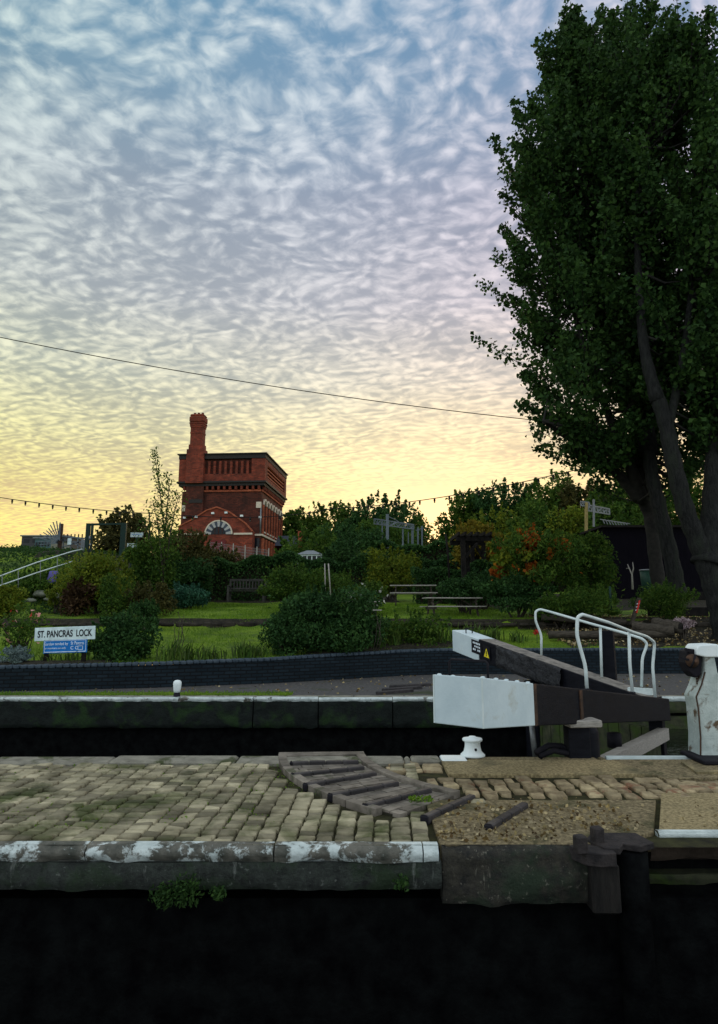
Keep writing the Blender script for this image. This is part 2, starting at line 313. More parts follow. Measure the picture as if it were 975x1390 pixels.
K = dict(
 white=M2('worn_white_paint', (.62, .70, .70), (.74, .80, .79), 3, .5, .12, 25, c3=(.30, .32, .28), sc3=7, t3=(.64, .72)),
 whitebox=M2('white_beam_paint', (.44, .54, .57), (.54, .64, .66), 2.5, .55, .15, 20, c3=(.42, .47, .44), sc3=5, t3=(.6, .75)),
 whiterail=M2('white_rail_paint', (.48, .57, .56), (.62, .70, .69), 6, .35, .05, 25),
 black=M2('black_beam_paint', (.003, .0035, .006), (.008, .009, .013), 5, .6, .4, 30, c3=(.022, .023, .025), sc3=9, t3=(.64, .8), spec=.10, stretch=(1, 1, 4)),
 beamtop=M2('weathered_beam_top', (.10, .095, .085), (.26, .24, .21), 8, .6, .5, 30, stretch=(1, 1, 1)),
 iron=M2('dark_iron', (.008, .008, .012), (.014, .013, .016), 10, .7, .4, 40, spec=.12),
 rust=M2('rusty_iron', (.03, .02, .015), (.09, .05, .03), 12, .8, .5, 40),
 wood=M2('old_timber', (.02, .017, .013), (.07, .06, .045), 6, .85, .5, 30, stretch=(1, 5, 5)),
 palewood=M2('silvered_timber', (.20, .19, .17), (.38, .36, .32), 8, .8, .4, 30, stretch=(1, 8, 8)),
 benchwood=M2('weathered_bench_wood', (.022, .022, .02), (.05, .048, .042), 6, .8, .4, 30),
 darkwood=M2('dark_timber', (.006, .006, .006), (.018, .016, .014), 6, .85, .4, 30, spec=.1),
 mossy=M2('mossy_timber', (.02, .025, .015), (.06, .065, .035), 7, .85, .6, 30, c3=(.035, .06, .012), sc3=3, t3=(.45, .6)),
 sett=M2('granite_sett', (.095, .085, .05), (.36, .325, .215), 2.2, .75, .6, 60, c3=(.055, .065, .022), sc3=1.3, t3=(.5, .64), island=.45, bd=.01),
 sett2=M2('worn_sett', (.14, .105, .06), (.38, .31, .18), 9, .75, .6, 60, c3=(.18, .09, .05), sc3=3, t3=(.58, .66), island=.3, bd=.01),
 joint=M2('mossy_joint_soil', (.010, .009, .004), (.045, .045, .014), 7, .95, .8, 50),
 stone=M2('kerb_stone', (.13, .125, .10), (.26, .25, .20), 6, .8, .7, 45, c3=(.05, .06, .025), sc3=2.5, t3=(.52, .62)),
 concrete=M2('gravelly_concrete', (.07, .055, .03), (.32, .26, .145), 34, .9, 1, 70, c3=(.06, .06, .025), sc3=2.0, t3=(.52, .66)),
 tan=M2('tan_concrete', (.14, .11, .055), (.42, .34, .18), 38, .9, .8, 80, c3=(.10, .09, .05), sc3=1.6, t3=(.5, .7)),
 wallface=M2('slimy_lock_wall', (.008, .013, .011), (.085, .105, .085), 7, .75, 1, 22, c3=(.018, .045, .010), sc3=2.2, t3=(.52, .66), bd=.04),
 deep=M2('wet_shaded_black_wall', (.0015, .0015, .002), (.006, .007, .007), 6, .9, .8, 20, spec=.03),  # wet wall; the chamber's shade is put into this near-black colour
 path=M2('towpath_tarmac', (.045, .045, .045), (.10, .095, .09), 14, .9, .5, 60, c3=(.035, .045, .018), sc3=1.3, t3=(.55, .68)),
 lawn=M2('lawn', (.08, .15, .007), (.16, .245, .014), 1.6, .9, 1, 30, c3=(.035, .065, .012), sc3=.8, t3=(.5, .66), bd=.05),
 soil=M2('dark_soil', (.010, .010, .006), (.035, .03, .018), 6, .95, 1, 25, bd=.05),
 brickwall=brickmat('blue_engineering_brick', (.005, .012, .018), (.011, .021, .030), (.003, .005, .007), bp=.6, rough=.8),
 bluecap=M2('blue_brick_coping', (.02, .035, .05), (.05, .07, .09), 8, .5, .4, 30),
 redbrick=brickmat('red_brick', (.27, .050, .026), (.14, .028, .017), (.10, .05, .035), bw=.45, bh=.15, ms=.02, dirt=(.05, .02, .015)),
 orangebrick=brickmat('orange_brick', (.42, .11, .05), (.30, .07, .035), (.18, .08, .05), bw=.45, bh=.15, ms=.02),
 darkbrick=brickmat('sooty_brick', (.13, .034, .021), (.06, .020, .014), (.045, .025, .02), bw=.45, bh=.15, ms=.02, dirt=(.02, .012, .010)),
 quadbrick=brickmat('quadrant_brick', (.16, .13, .12), (.09, .075, .07), (.03, .03, .02), bw=.24, bh=.11, ms=.012, rough=.7),
 cream=plain('pale_stone_trim', (.55, .48, .38), .8), slate=plain('slate_roof', (.05, .06, .08), .5),
 darkstone=plain('dark_stone_cornice', (.03, .027, .025), .7), glass=plain('dark_glass', (.008, .010, .014), .12, 0, 0),
 steel=plain('grey_steel', (.11, .135, .155), .5, .3), darkgreen=plain('dark_green_paint', (.006, .024, .018), .5),
 sign=plain('sign_white', (.55, .68, .68), .5, 0, .03), signblue=plain('sign_blue', (.008, .15, .46), .45, 0, .03), signblack=plain('sign_black', (.008, .008, .012), .6, 0, .0),
 yellow=plain('yellow', (.75, .62, .03), .5, 0, 0), ink=plain('white_ink', (.65, .75, .80), .6, 0, 0), red=plain('red_paint', (.5, .03, .02), .5),
 plastic=M2('wrinkled_black_plastic', (.012, .013, .016), (.03, .032, .036), 8, .12, 1, 14, bd=.06),
 cord=plain('black_cord', (.01, .01, .01), .6), bulb=plain('unlit_bulb', (.10, .08, .06), .25), grey=plain('galvanised', (.17, .185, .19), .45, .5),
 bark=M2('grey_bark', (.007, .008, .008), (.032, .034, .031), 5, .9, 1, 16, c3=(.025, .032, .022), sc3=1.5, t3=(.5, .65), stretch=(3.5, 3.5, .6), bd=.12),
 bark2=M2('brown_bark', (.010, .010, .009), (.026, .025, .021), 5, .9, .6, 16),
 roof=plain('felt_roof', (.16, .18, .19), .7), farwall=plain('far_building', (.05, .05, .055), .8), teal=plain('teal_panel', (.06, .11, .12), .6),
 bin=plain('green_plastic', (.015, .045, .03), .45), purple=plain('purple_cloth', (.10, .09, .28), .8),
)
K['wallface'] = streaky('slimy_lock_wall', (.003, .006, .005), (.040, .052, .042), (.012, .034, .008), (.17, .19, .17), .60)
K['endblock'] = streaky('bare_concrete_block', (.003, .004, .003), (.046, .042, .029), (.010, .028, .010), (.24, .23, .18), .62)
L = dict(
 big=leafmat('dark_maple_leaf', [(.016, .040, .012), (.032, .075, .020), (.05, .105, .024), (.02, .052, .018)], .38),
 dark=leafmat('dark_leaf', [(.014, .042, .014), (.03, .080, .022), (.05, .11, .03)], .3),
 mid=leafmat('mid_leaf', [(.025, .066, .012), (.055, .115, .018), (.10, .16, .025)], .45),
 yel=leafmat('yellow_green_leaf', [(.06, .11, .012), (.12, .17, .018), (.19, .21, .02), (.09, .14, .02)], .4),
 olive=leafmat('olive_leaf', [(.035, .04, .014), (.065, .065, .02), (.09, .08, .022)], .3),
 brown=leafmat('bronze_leaf', [(.03, .018, .012), (.06, .035, .02), (.08, .05, .02)], .3),
 teal=leafmat('blue_green_leaf', [(.015, .06, .035), (.03, .10, .06), (.05, .12, .08)], .25),
 grey=leafmat('grey_lavender_leaf', [(.08, .12, .13), (.14, .20, .20), (.2, .26, .26)], .2),
 orange=leafmat('autumn_leaf', [(.30, .05, .01), (.40, .12, .015), (.22, .03, .012), (.45, .20, .02)], .4),
 gold=leafmat('gold_leaf', [(.14, .11, .015), (.22, .17, .02), (.10, .10, .015)], .4),
 grass=leafmat('grass_blade', [(.07, .15, .012), (.12, .22, .02), (.17, .27, .03)], .35),
 iris=leafmat('strap_leaf', [(.03, .07, .014), (.06, .12, .02), (.10, .15, .03), (.05, .08, .03)], .3),
 litter=leafmat('dead_leaf', [(.06, .035, .015), (.12, .08, .03), (.28, .22, .10), (.40, .33, .2), (.04, .025, .015)], .1),
 white=leafmat('white_petal', [(.7, .7, .66), (.8, .8, .78)], .2), pink=leafmat('pink_petal', [(.55, .22, .22), (.65, .35, .32)], .2),
 redp=leafmat('red_petal', [(.45, .03, .02), (.5, .05, .04)], .2), heath=leafmat('heather', [(.35, .25, .28), (.5, .42, .45), (.2, .12, .15)], .2),
)
# ------------------------------------------------------------------ foliage
def leaves_mesh(name, P, size, mat, parent=None, flat=.0, var=.35, aspect=.55, axis=None, fold=.18):
    """P (n,3): one folded 4-point leaf at each; a leaf is two triangles' worth of quad"""
    n = len(P); P = np.asarray(P)
    if axis is None:
        d = rng.normal(size=(n, 3)); d[:, 2] -= flat
    else: d = np.asarray(axis)+rng.normal(size=(n, 3))*.35
    d /= np.linalg.norm(d, axis=1)[:, None]
    r_ = rng.normal(size=(n, 3)); s_ = np.cross(d, r_); s_ /= np.linalg.norm(s_, axis=1)[:, None]
    nn = np.cross(d, s_)
    sz = (size*(1+var*rng.uniform(-1, 1, n)))[:, None]
    a = P-d*sz*.5; b = P+s_*sz*aspect*.5+nn*sz*fold-d*sz*.08; c = P+d*sz*.5; e = P-s_*sz*aspect*.5+nn*sz*fold-d*sz*.08
    V = np.stack([a, b, c, e], 1).reshape(-1, 3); Fq = np.arange(4*n).reshape(-1, 4)
    return mesh_np(name, V, Fq, mat, parent)
def ell(n, c, r, shell=.55):
    d = rng.normal(size=(n, 3)); d /= np.linalg.norm(d, axis=1)[:, None]
    return np.array(c)+d*(rng.uniform(shell, 1, n)**.8)[:, None]*np.array(r)
def crown_pts(c, r, n, k=14, sub=.42, low=-.55):
    """lumpy crown: k sub-clumps placed over the ellipsoid surface + loose fill"""
    c = np.array(c); r = np.array(r); out = []; cs = []
    for i in range(k):
        while True:
            d = rng.normal(size=3); d /= np.linalg.norm(d)
            if d[2] > low: break
        q = c+d*r*rng.uniform(.35, .90); cs.append(q); rr = r*sub*rng.uniform(.5, 1.3)
        m = int(n/k*.92); p = rng.normal(size=(m, 3)); p /= np.linalg.norm(p, axis=1)[:, None]
        out.append(q+p*(rng.uniform(.25, 1, m)**.6)[:, None]*rr)
    out.append(c+np.clip(rng.normal(size=(int(n*.05), 3))*.38, -.85, .85)*r)
    for i in range(int(k*1.6)):
        d = rng.normal(size=3); d[2] = abs(d[2])*.9+.25; d /= np.linalg.norm(d)
        q = c+d*r*rng.uniform(.72, .9); e = d*.55+np.array([0, 0, .6])+rng.normal(size=3)*.15; ln = float(r.mean())*rng.uniform(.12, .30)
        m = max(4, int(n/k*.12)); t = rng.uniform(0, 1, m)[:, None]
        out.append(q+e*ln*t+rng.normal(size=(m, 3))*ln*.13*(1.2-t))
    return np.concatenate(out), cs
def height(x, Yv): pass
# ================================================================== SETTING
WX = [-40, -14, -7.4, -4.5, -2.15, -.9, .22, 1.2, 2.2, 8.1, 20, 60]; WY = [13.9, 13.95, 14.6, 15.3, 16.2, 16.9, 17.6, 18.2, 18.55, 18.75, 18.9, 19]
WH = [.5, .5, .51, .53, .56, .60, .62, .64, .65, .65, .66, .66]
def wally(x): return float(np.interp(x, WX, WY))
def wallh(x): return float(np.interp(x, WX, WH))
def sst(a, b, x): t = max(0, min(1, (x-a)/(b-a))); return t*t*(3-2*t)
def height(x, Yv):
    base = float(np.interp(Yv, [14, 18.5, 21.9, 22.3, 30, 40, 60, 84, 120, 400, 1500], [.42, .62, 1.12, 1.34, 1.85, 2.6, 3.5, 4.3, 4.8, 6, 6]))
    base = min(base, wallh(x)-.06 + max(0, (Yv-wally(x)))*.14 + .0) if Yv < 22 else base
    bank = sst(9, 15, -x)*sst(22, 34, Yv)*2.35*(1-sst(60, 120, Yv)*.6)
    return base+bank
def hz(x, Yv): return height(x, Yv)
# canal beds / near bank / island
EDGE_F, EDGE_R, FAR = 5.05, 8.05, 13.3
MB().add([(-60, -40, -4), (60, -40, -4), (60, 14, -4), (-60, 14, -4)], [(0, 1, 2, 3)]).build('canal_bed', K['deep'], kind='structure')
MB().add([(-60, .9, -2.6), (60, .9, -2.6), (60, 5.6, -2.6), (-60, 5.6, -2.6)], [(0, 1, 2, 3)]).build('water', K['deep'], kind='structure')
def watermat():
    m, t, bs = material('canal_water'); bs.inputs['Base Color'].default_value = (.006, .010, .006, 1); bs.inputs['Roughness'].default_value = .08
    tcn = t.nodes.new('ShaderNodeTexCoord'); f = noise(t, tcn.outputs['Object'], 2.2, 4, .6, .6); bump(t, bs, f, .35, .06); return m
K['water'] = watermat()
MB().add([(-60, 7.9, -2.6), (3.1, 7.9, -2.6), (4.3, 11.0, -2.6), (3.4, 13.5, -2.6), (-60, 13.5, -2.6)], [(0, 1, 2, 3, 4)]).build('water', K['water'], kind='structure')
MB().add([(2.66, 8.0, -.52), (60, 8.0, -.52), (60, 13.5, -.52), (3.30, 13.5, -.52), (4.50, 10.84, -.52)], [(0, 1, 2, 3, 4)]).build('water', K['water'], kind='structure')
MB().box((0, -19.6, -2), (120, 41, 4.0)).build('near_bank', K['path'], kind='structure')
# terrain
mbt = MB(); NX = 150
xs = np.concatenate([np.linspace(-1200, -60, 8), np.linspace(-50, 50, 121), np.linspace(60, 1200, 8)])
ts = np.concatenate([np.linspace(0, 20, 70), np.linspace(21, 60, 40), np.linspace(64, 200, 20), np.array([300, 500, 900, 1500])])
vs = []; fs = []
for t_ in ts:
    for x in xs:
        yy = wally(x)+.12+t_; yy2 = yy
        vs.append((x, yy2, height(x, yy2)+(.04*math.sin(x*1.7+yy*.9)*math.sin(yy*1.3) if t_ > .5 else 0)))
n_ = len(xs)
for j in range(len(ts)-1):
    for i in range(n_-1): fs.append((j*n_+i, j*n_+i+1, (j+1)*n_+i+1, (j+1)*n_+i))
MB().add(vs, fs, True).build('ground', K['lawn'], kind='structure')
# soil beds as sheets 4 mm..2 cm above the lawn
def bed(pxs, name='soil_bed', mat=None, lift=.05):
    pass
def soil_sheet(x0, x1, y0f, y1f, nx=24, ny=5, lift=.06):
    def fn(u_, v_):
        x = x0+(x1-x0)*u_; ya = y0f(x); yb = y1f(x); yy = ya+(yb-ya)*v_
        e = math.sin(v_*math.pi)*math.sin(u_*math.pi)
        return (x, yy+.12*math.sin(x*3.1), height(x, yy)+lift*e**.4+.0+random.uniform(0, .02)-.015*(e < .01)*4)
    MB().add(*_sheet(fn, nx, ny)).build('soil', K['soil'], kind='structure')
def _sheet(fn, nu, nv):
    vs = [fn(i/nu, j/nv) for j in range(nv+1) for i in range(nu+1)]
    fs = [(j*(nu+1)+i, j*(nu+1)+i+1, (j+1)*(nu+1)+i+1, (j+1)*(nu+1)+i) for j in range(nv) for i in range(nu)]
    return vs, fs
soil_sheet(-12, -5.2, lambda x: wally(x)+.2, lambda x: wally(x)+1.1)
soil_sheet(-1.5, 4.0, lambda x: wally(x)+.2, lambda x: wally(x)+1.3)
soil_sheet(5.4, 20, lambda x: wally(x)+.2, lambda x: 23.5, 30, 10)
soil_sheet(-20, 9, lambda x: 21.85, lambda x: 22.4, 60, 4, .06)
soil_sheet(-16, 2, lambda x: 31.5, lambda x: 41, 40, 8, .1)
soil_sheet(5, 22, lambda x: 26, lambda x: 40, 40, 8, .1)
# towpath (far side of the lock)
def tp(u_, v_):
    x = -40+100*u_; return (x, FAR+.42+(wally(x)+.05-FAR-.42)*v_, .0)
MB().add(*_sheet(tp, 200, 6)).build('towpath', K['path'], kind='structure')
MB().box((10, 15.5, -1.5), (100, 3.3, 2.9)).build('towpath_base', K['deep'], kind='structure')
# grassy verge between coping and path (left)
MB().add(*_sheet(lambda a, b: (-16+(14.6+.0)*a, 13.72+b*(.62+.08*math.sin(a*40)), .012+.02*math.sin(b*math.pi)), 90, 3)).build('grass_verge', K['lawn'], kind='structure')
# ------------- island body and its surfaces
MB().box((0, 6.73, -2.07), (120, 2.30, 4.04)).build('island_base', K['deep'], kind='structure')
MB().add([(-40, EDGE_F+.12, 0), (40, EDGE_F+.12, 0), (40, EDGE_R-.2, 0), (-40, EDGE_R-.2, 0)], [(0, 1, 2, 3)]).build('pavement_bed', K['joint'], kind='structure')
HN = Vector((2.55, 8.35, 0))      # hinge of the near gate
def sett_field(name, mat, x0, x1, y0, y1, wx, wy, skip=None, top=.035, shear=0.0, gap=.016, jit=.012, cols='x'):
    mb = MB(); x = x0
    while x < x1:
        w = wx*random.uniform(.86, 1.14); yv = y0-random.uniform(0, wy)
        while yv < y1:
            h = wy*random.uniform(.8, 1.25); cx, cy = x+w/2, yv+h/2
            if cy-h/2 > y0-.02 and cy+h/2 < y1+.03 and not (skip and skip(cx+shear*(cy-y0), cy)):
                q = []
                for sx, sy in ((-1, -1), (1, -1), (1, 1), (-1, 1)):
                    ax = cx+sx*(w/2-gap/2)+random.uniform(-jit, jit); ay = cy+sy*(h/2-gap/2)+random.uniform(-jit, jit)
                    q.append((ax+shear*(ay-y0), ay))
                zt = top+random.uniform(-.012, .008); tl = [random.uniform(-.006, .006) for _ in range(4)]
                mx = sum(p[0] for p in q)/4; my = sum(p[1] for p in q)/4
                lv = []
                for sc_, z in ((1.0, -.02), (1.0, zt-.012), (.93, zt-.003), (.75, zt)):
                    lv += [(mx+(p[0]-mx)*sc_, my+(p[1]-my)*sc_, z+(tl[i] if z > 0 else 0)) for i, p in enumerate(q)]
                f = [(12, 13, 14, 15)]
                for k in range(3):
                    for i in range(4): f.append((k*4+i, k*4+(i+1) % 4, (k+1)*4+(i+1) % 4, (k+1)*4+i))
                mb.add(lv, f, True)
            yv += h
        x += w
    return mb.build(name, mat, kind='structure')
def in_quad(x, y, pad=0.0):
    d = math.hypot(x-HN.x, y-HN.y); a = math.degrees(math.atan2(y-HN.y, x-HN.x)) % 360
    return 2.52-pad < d < 3.43+pad and 183-pad*15 < a < 228+pad*8
def skipl(x, y):
    if in_quad(x, y, .12): return True
    if x > .62 and y > 6.25: return True
    if y < 6.2 and x > .52: return True
    d = math.hypot(x-HN.x, y-HN.y)
    return False
sett_field('cobbles', K['sett'], -9.5, 1.0, EDGE_F+.11, EDGE_R-.36, .138, .098, skipl, shear=.04, gap=.017, jit=.008)
sett_field('cobbles', K['sett2'], .62, 3.05, 6.30, 7.18, .155, .21, lambda x, y: in_quad(x, y, .12), gap=.035, jit=.02, top=.03)
sett_field('cobbles', K['sett2'], 2.98, 9.5, 6.52, 7.02, .21, .17, None, gap=.03, jit=.015, shear=-.12, top=.03)
sett_field('cobbles', K['sett2'], -.05, .95, 7.2, 7.85, .19, .17, lambda x, y: in_quad(x, y, .1) or x > .85, gap=.02, jit=.02, top=.03)
# concrete slabs (each a poured slab in the paving)
def slab(poly, z1, mat): return MB().prism(poly, -.1, z1).build('concrete_slab', mat, bevel=.008, kind='structure')
slab([(.88, 7.20), (2.88, 7.20), (2.72, 7.86), (.88, 7.86)], .038, K['tan'])
slab([(2.91, 7.04), (9.5, 7.04), (9.5, 7.9), (2.72, 7.9)], .034, K['concrete'])
slab([(.56, EDGE_F+.10), (1.60, EDGE_F+.10), (1.64, 5.26), (1.98, 5.32), (2.14, 5.42), (2.52, 6.28), (.56, 6.28)], .03, K['concrete'])
slab([(2.17, 5.40), (9.5, 5.40), (9.5, 6.50), (2.66, 6.50)], .034, K['tan'])
# rear coping stones of the island
def stone_row(name, x0, x1, ya, yb, z1, mat, lmin, lmax, label, zb=-.32, bev=.02, grp=None, paint=None):
    root = thing(name, label, 'coping', ((x0+x1)/2, (ya+yb)/2, zb)); x = x0; k = 0
    m1 = MB()
    while x < x1:
        l = min(random.uniform(lmin, lmax), x1-x+.01)
        dy = random.uniform(-.008, .008); dz = random.uniform(-.006, .006)
        m1.box((x+l/2, (ya+yb)/2+dy, (z1+zb)/2+dz), (l-.012, yb-ya, z1-zb), ch=bev, rz=random.uniform(-.003, .003)); x += l
    each(m1, 'kerb_stone', mat, root); return root
stone_row('kerb', -10, .55, EDGE_R-.34, EDGE_R-.02, .045, K['stone'], 1.1, 2.0, 'long grey worn kerb stones along the rear edge of the cobbled island')
stone_row('kerb', 1.17, 2.68, EDGE_R-.18, EDGE_R-.02, .040, K['concrete'], .6, .9, 'short rough kerb stones right of the small white bollard')
tag(MB().box((1.02, EDGE_R-.13, -.05), (.27, .26, .20), ch=.012).build('painted_kerb_stone', K['white']), 'white painted stone block beside the small white bollard', 'kerb stone')
tag(MB().box((.715, EDGE_R-.13, -.055), (.31, .26, .20), ch=.014).build('kerb_stone', K['stone']), 'bare grey stone block left of the white painted one', 'kerb stone')
# thin steel edging painted white on the right of the gate
tag(MB().box((6.2, EDGE_R-.04, .0), (7.0, .05, .09)).build('edge_strip', K['whiterail']), 'thin white painted metal edging along the island behind the gravelly slab', 'edging')
# front lock wall: overhanging concrete band with worn white nosing
def nosing_mat(name, th):
    m, t, bs = material(name)
    g = t.nodes.new('ShaderNodeTexCoord')
    f = noise(t, g.outputs['Object'], 3.2, 8, .72, .3); f2 = noise(t, g.outputs['Object'], 9, 4, .6)
    w = ramp(t, f, [(th, (0, 0, 0)), (th+.05, (1, 1, 1))])
    st = ramp(t, f2, [(.35, (.035, .04, .03)), (.7, (.14, .135, .11))])
    pt = ramp(t, f2, [(.3, (.36, .43, .42)), (.7, (.64, .72, .70))])
    col = mixc(t, w, st, pt); t.links.new(col, bs.inputs['Base Color']); bs.inputs['Roughness'].default_value = .7
    bump(t, bs, noise(t, g.outputs['Object'], 16, 6, .7), .8, .03); return m
K['nose'] = nosing_mat('flaking_white_nosing', .50); K['nose2'] = nosing_mat('worn_bare_nosing', .66)
def rough_band(mb, x0, x1, yf, z0, z1, yb, amp=.02, nx=None, nose=.03):
    nx = nx or int((x1-x0)/.05); nz = max(3, int((z1-z0)/.035)); ph = random.uniform(0, 9)
    from mathutils import noise as mn
    def fn(u_, v_):
        x = x0+(x1-x0)*u_; z = z0+(z1-z0)*v_
        d = mn.fractal(Vector((x*1.6+ph, z*3, 0)), 1, 2, 5)*amp+mn.fractal(Vector((x*7+ph, z*9, 4)), 1, 2, 3)*amp*.35
        y = yf-d
        if z > z1-nose: y += nose*(1-math.sqrt(max(0, 1-((z-(z1-nose))/nose)**2)))
        if z < z0+.05: y += (.05-(z-z0))*.6
        return (x, y, z+(0 if v_ < 1 else 0)+ (mn.noise(Vector((x*5, 3+ph, 0)))*.022 if v_ == 0 else 0))
    vs, fs = _sheet(fn, nx, nz); mb.add(vs, fs, True)
    vs, fs = _sheet(lambda a, b: (x0+(x1-x0)*a, yf+nose*.9+(yb-yf-nose*.9)*b, z1-.0005*b+mn.noise(Vector((x0+(x1-x0)*a*1.0, b*4, ph)))*.006), nx, 3); mb.add(vs, fs, True)
    mb.add([(x0, yf+.04, z0), (x1, yf+.04, z0), (x1, yb, z0), (x0, yb, z0)], [(3, 2, 1, 0)])
    mb.add([(x0, yf+.02, z0), (x0, yb, z0), (x0, yb, z1-.01), (x0, yf+.03, z1-.02)], [(0, 1, 2, 3)]); mb.add([(x1, yf+.02, z0), (x1, yb, z0), (x1, yb, z1-.01), (x1, yf+.03, z1-.02)], [(3, 2, 1, 0)])
lw = thing('lock_wall', 'front lock wall of the island with flaking white nosing over slimy green concrete', 'wall', (0, EDGE_F, -4))
m_ = MB(); xx = -10
while xx < .52:
    l = min(random.uniform(.8, 1.6), .54-xx); rough_band(m_, xx+.004, xx+l-.004, EDGE_F-.02, -.055, .045, EDGE_F+.10, .026, nose=.05); xx += l
m_.build('white_nosing', K['nose'], lw)
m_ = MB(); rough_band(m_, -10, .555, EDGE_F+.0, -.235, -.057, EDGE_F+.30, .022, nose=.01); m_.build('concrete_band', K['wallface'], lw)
m_ = MB(); rough_band(m_, .565, 1.60, EDGE_F+.04, -.335, .024, EDGE_F+.2, .055, nose=.06); m_.build('bare_end_block', K['endblock'], lw)
m_ = MB(); rough_band(m_, 2.16, 9.5, 5.36, -.02, .040, 5.44, .006, nose=.02); m_.build('white_nosing', nosing_mat('right_white_nosing', .40), lw)
m_ = MB(); rough_band(m_, 2.10, 9.5, 5.39, -.16, -.022, 5.7, .012, nose=.01); m_.build('brown_stone_course', M2('brown_stone', (.03, .022, .016), (.08, .06, .045), 5, .85, .8, 25), lw)
m_ = MB(); rough_band(m_, 2.0, 9.5, 5.46, -.34, -.27, 5.7, .02, nose=.01); m_.build('mossy_ledge', K['mossy'], lw)
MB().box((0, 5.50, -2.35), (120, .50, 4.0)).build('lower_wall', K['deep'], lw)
# rear wall of the island (towards the gates) and the far lock wall
rw = thing('lock_wall', 'dark rear lock wall dropping from the island below the balance beam', 'wall', (0, EDGE_R, -4))
MB().box((0, EDGE_R-.12, -2.2), (120, .16, 4.3)).build('wall_face', K['deep'], rw)
fw = thing('lock_wall', 'far lock wall with white edged coping below the towpath', 'wall', (0, FAR, -4))
m_ = MB(); xx = -14
stops = [-14, -11, -8.0, -1.95, -.75, .62, 3.25]
for a, b in zip(stops[:-1], stops[1:]): rough_band(m_, a+.006, b-.006, FAR-.02, -.03, .042+random.uniform(-.012, .006), FAR+.10, .012, nose=.03)
rough_band(m_, 4.9, 14, FAR-.02, -.03, .05, FAR+.08, .004, nose=.02)
m_.build('white_nosing', nosing_mat('far_white_nosing', .40), fw)
m_ = MB()
for a, b in zip(stops[:-1], stops[1:]): rough_band(m_, a+.01, b-.01, FAR, -.50, -.032, FAR+.3, .02, nose=.01)
m_.build('concrete_band', M2('dark_green_band', (.002, .004, .0035), (.009, .014, .012), 5, .8, 1, 22, c3=(.012, .03, .008), sc3=2), fw)
m_ = MB(); xx = -14
while xx < 14:
    l = random.uniform(.7, 1.4); m_.box((xx+l/2, FAR+.29, -.02), (l-.012, .36, .09+random.uniform(0, .012)), ch=.012); xx += l
m_.build('coping_stones', K['stone'], fw)
m_ = MB(); rough_band(m_, 4.6, 14, FAR, -.24, -.04, FAR+.3, .01, nose=.01); rough_band(m_, 4.6, 14, FAR+.06, -.8, -.30, FAR+.3, .02, nose=.01); m_.build('mossy_courses', K['mossy'], fw)
MB().box((0, FAR+.3, -2.2), (120, .3, 4.2)).build('lower_wall', K['deep'], fw)
# ------------- garden wall of blue engineering brick
gw = thing('garden_wall', 'low dark blue brick garden wall curving along the towpath', 'wall', (0, 18, 0))
gx = np.concatenate([np.linspace(-30, -8, 12), np.linspace(-7.4, 3, 40), np.linspace(3.5, 30, 20)])
pl = [(x, wally(x), wallh(x)) for x in gx]
vs = []; uvd = []
for x, y, h in pl: vs += [(x, y, -.05), (x, y, h-.075), (x, y+.23, h-.075), (x, y+.23, -.05)]
fs = []
for i in range(len(pl)-1):
    for k in range(4): fs.append((i*4+k, (i+1)*4+k, (i+1)*4+(k+1) % 4, i*4+(k+1) % 4)[::-1])
wob = MB().add(vs, [f[::-1] for f in fs]).build('brick_face', K['brickwall'], gw)
# cap: bull-nosed bricks on edge
m_ = MB(); acc = 0; pts = []
for i in range(len(pl)-1):
    a, b = Vector(pl[i]), Vector(pl[i+1]); d = b-a; L_ = d.length; n = max(1, int(L_/.115)) if -8.5 < a.x < 12 else max(1, int(L_/.8))
    for k in range(n):
        c = a+d*((k+.5)/n); m_.box((c.x, c.y+.115, c.z-.037+random.uniform(-.002, .003)), (L_/n-.008, .26, .075), rz=math.atan2(d.y, d.x), ch=.018)
m_.build('coping_bricks', K['bluecap'], gw)

# ================================================================== ON THE ISLAND
# brick quadrant with kerb, raised foothold strips
def arcpts(r, a0, a1, n): return [(HN.x+r*math.cos(R(a0+(a1-a0)*i/n)), HN.y+r*math.sin(R(a0+(a1-a0)*i/n))) for i in range(n+1)]
A0, A1 = 187, 227
po = arcpts(3.36, A0, A1, 20); pi_ = arcpts(2.60, A0, A1, 20)
MB().prism(po+pi_[::-1], -.1, .022).build('brick_quadrant', K['quadbrick'], kind='structure')
# individual paving bricks laid radially
m_ = MB(); a = A0+.6
while a < A1-.4:
    r_ = 2.62-random.uniform(0, .12)
    while r_ < 3.33:
        l = random.uniform(.2, .24); rr0, rr1 = max(r_, 2.61), min(r_+l-.01, 3.35)
        if rr1-rr0 > .03:
            q = [(HN.x+rr*math.cos(R(aa)), HN.y+rr*math.sin(R(aa))) for rr, aa in ((rr0, a), (rr0, a+1.75), (rr1, a+1.75), (rr1, a))]
            z = .034+random.uniform(-.004, .004); m_.prism(q[::-1], 0, z)
        r_ += l
    a += 1.95
K['qb'] = M2('worn_paving_brick', (.075, .066, .052), (.22, .195, .16), 5, .7, .5, 50, c3=(.05, .055, .03), sc3=3, t3=(.55, .65), island=.3, bd=.008)
m_.build('paving_bricks', K['qb'], kind='structure')
qk = thing('quadrant_kerb', 'curved grey kerb edging around the brick quadrant', 'kerb', (HN.x-3.7, HN.y-1, 0))
for ra, rb in ((3.36, 3.45), (2.50, 2.60)):
    m_ = MB()
    a = 183.5
    while a < (221 if ra > 3 else 224):
        st = 6 if ra > 3 else 7.5; q = arcpts(rb, a, a+st-.15, 4)+arcpts(ra, a, a+st-.15, 4)[::-1]; m_.prism(q, -.05, .060); a += st
    m_.build('kerb_ring', K['qb'], qk, bevel=.006)
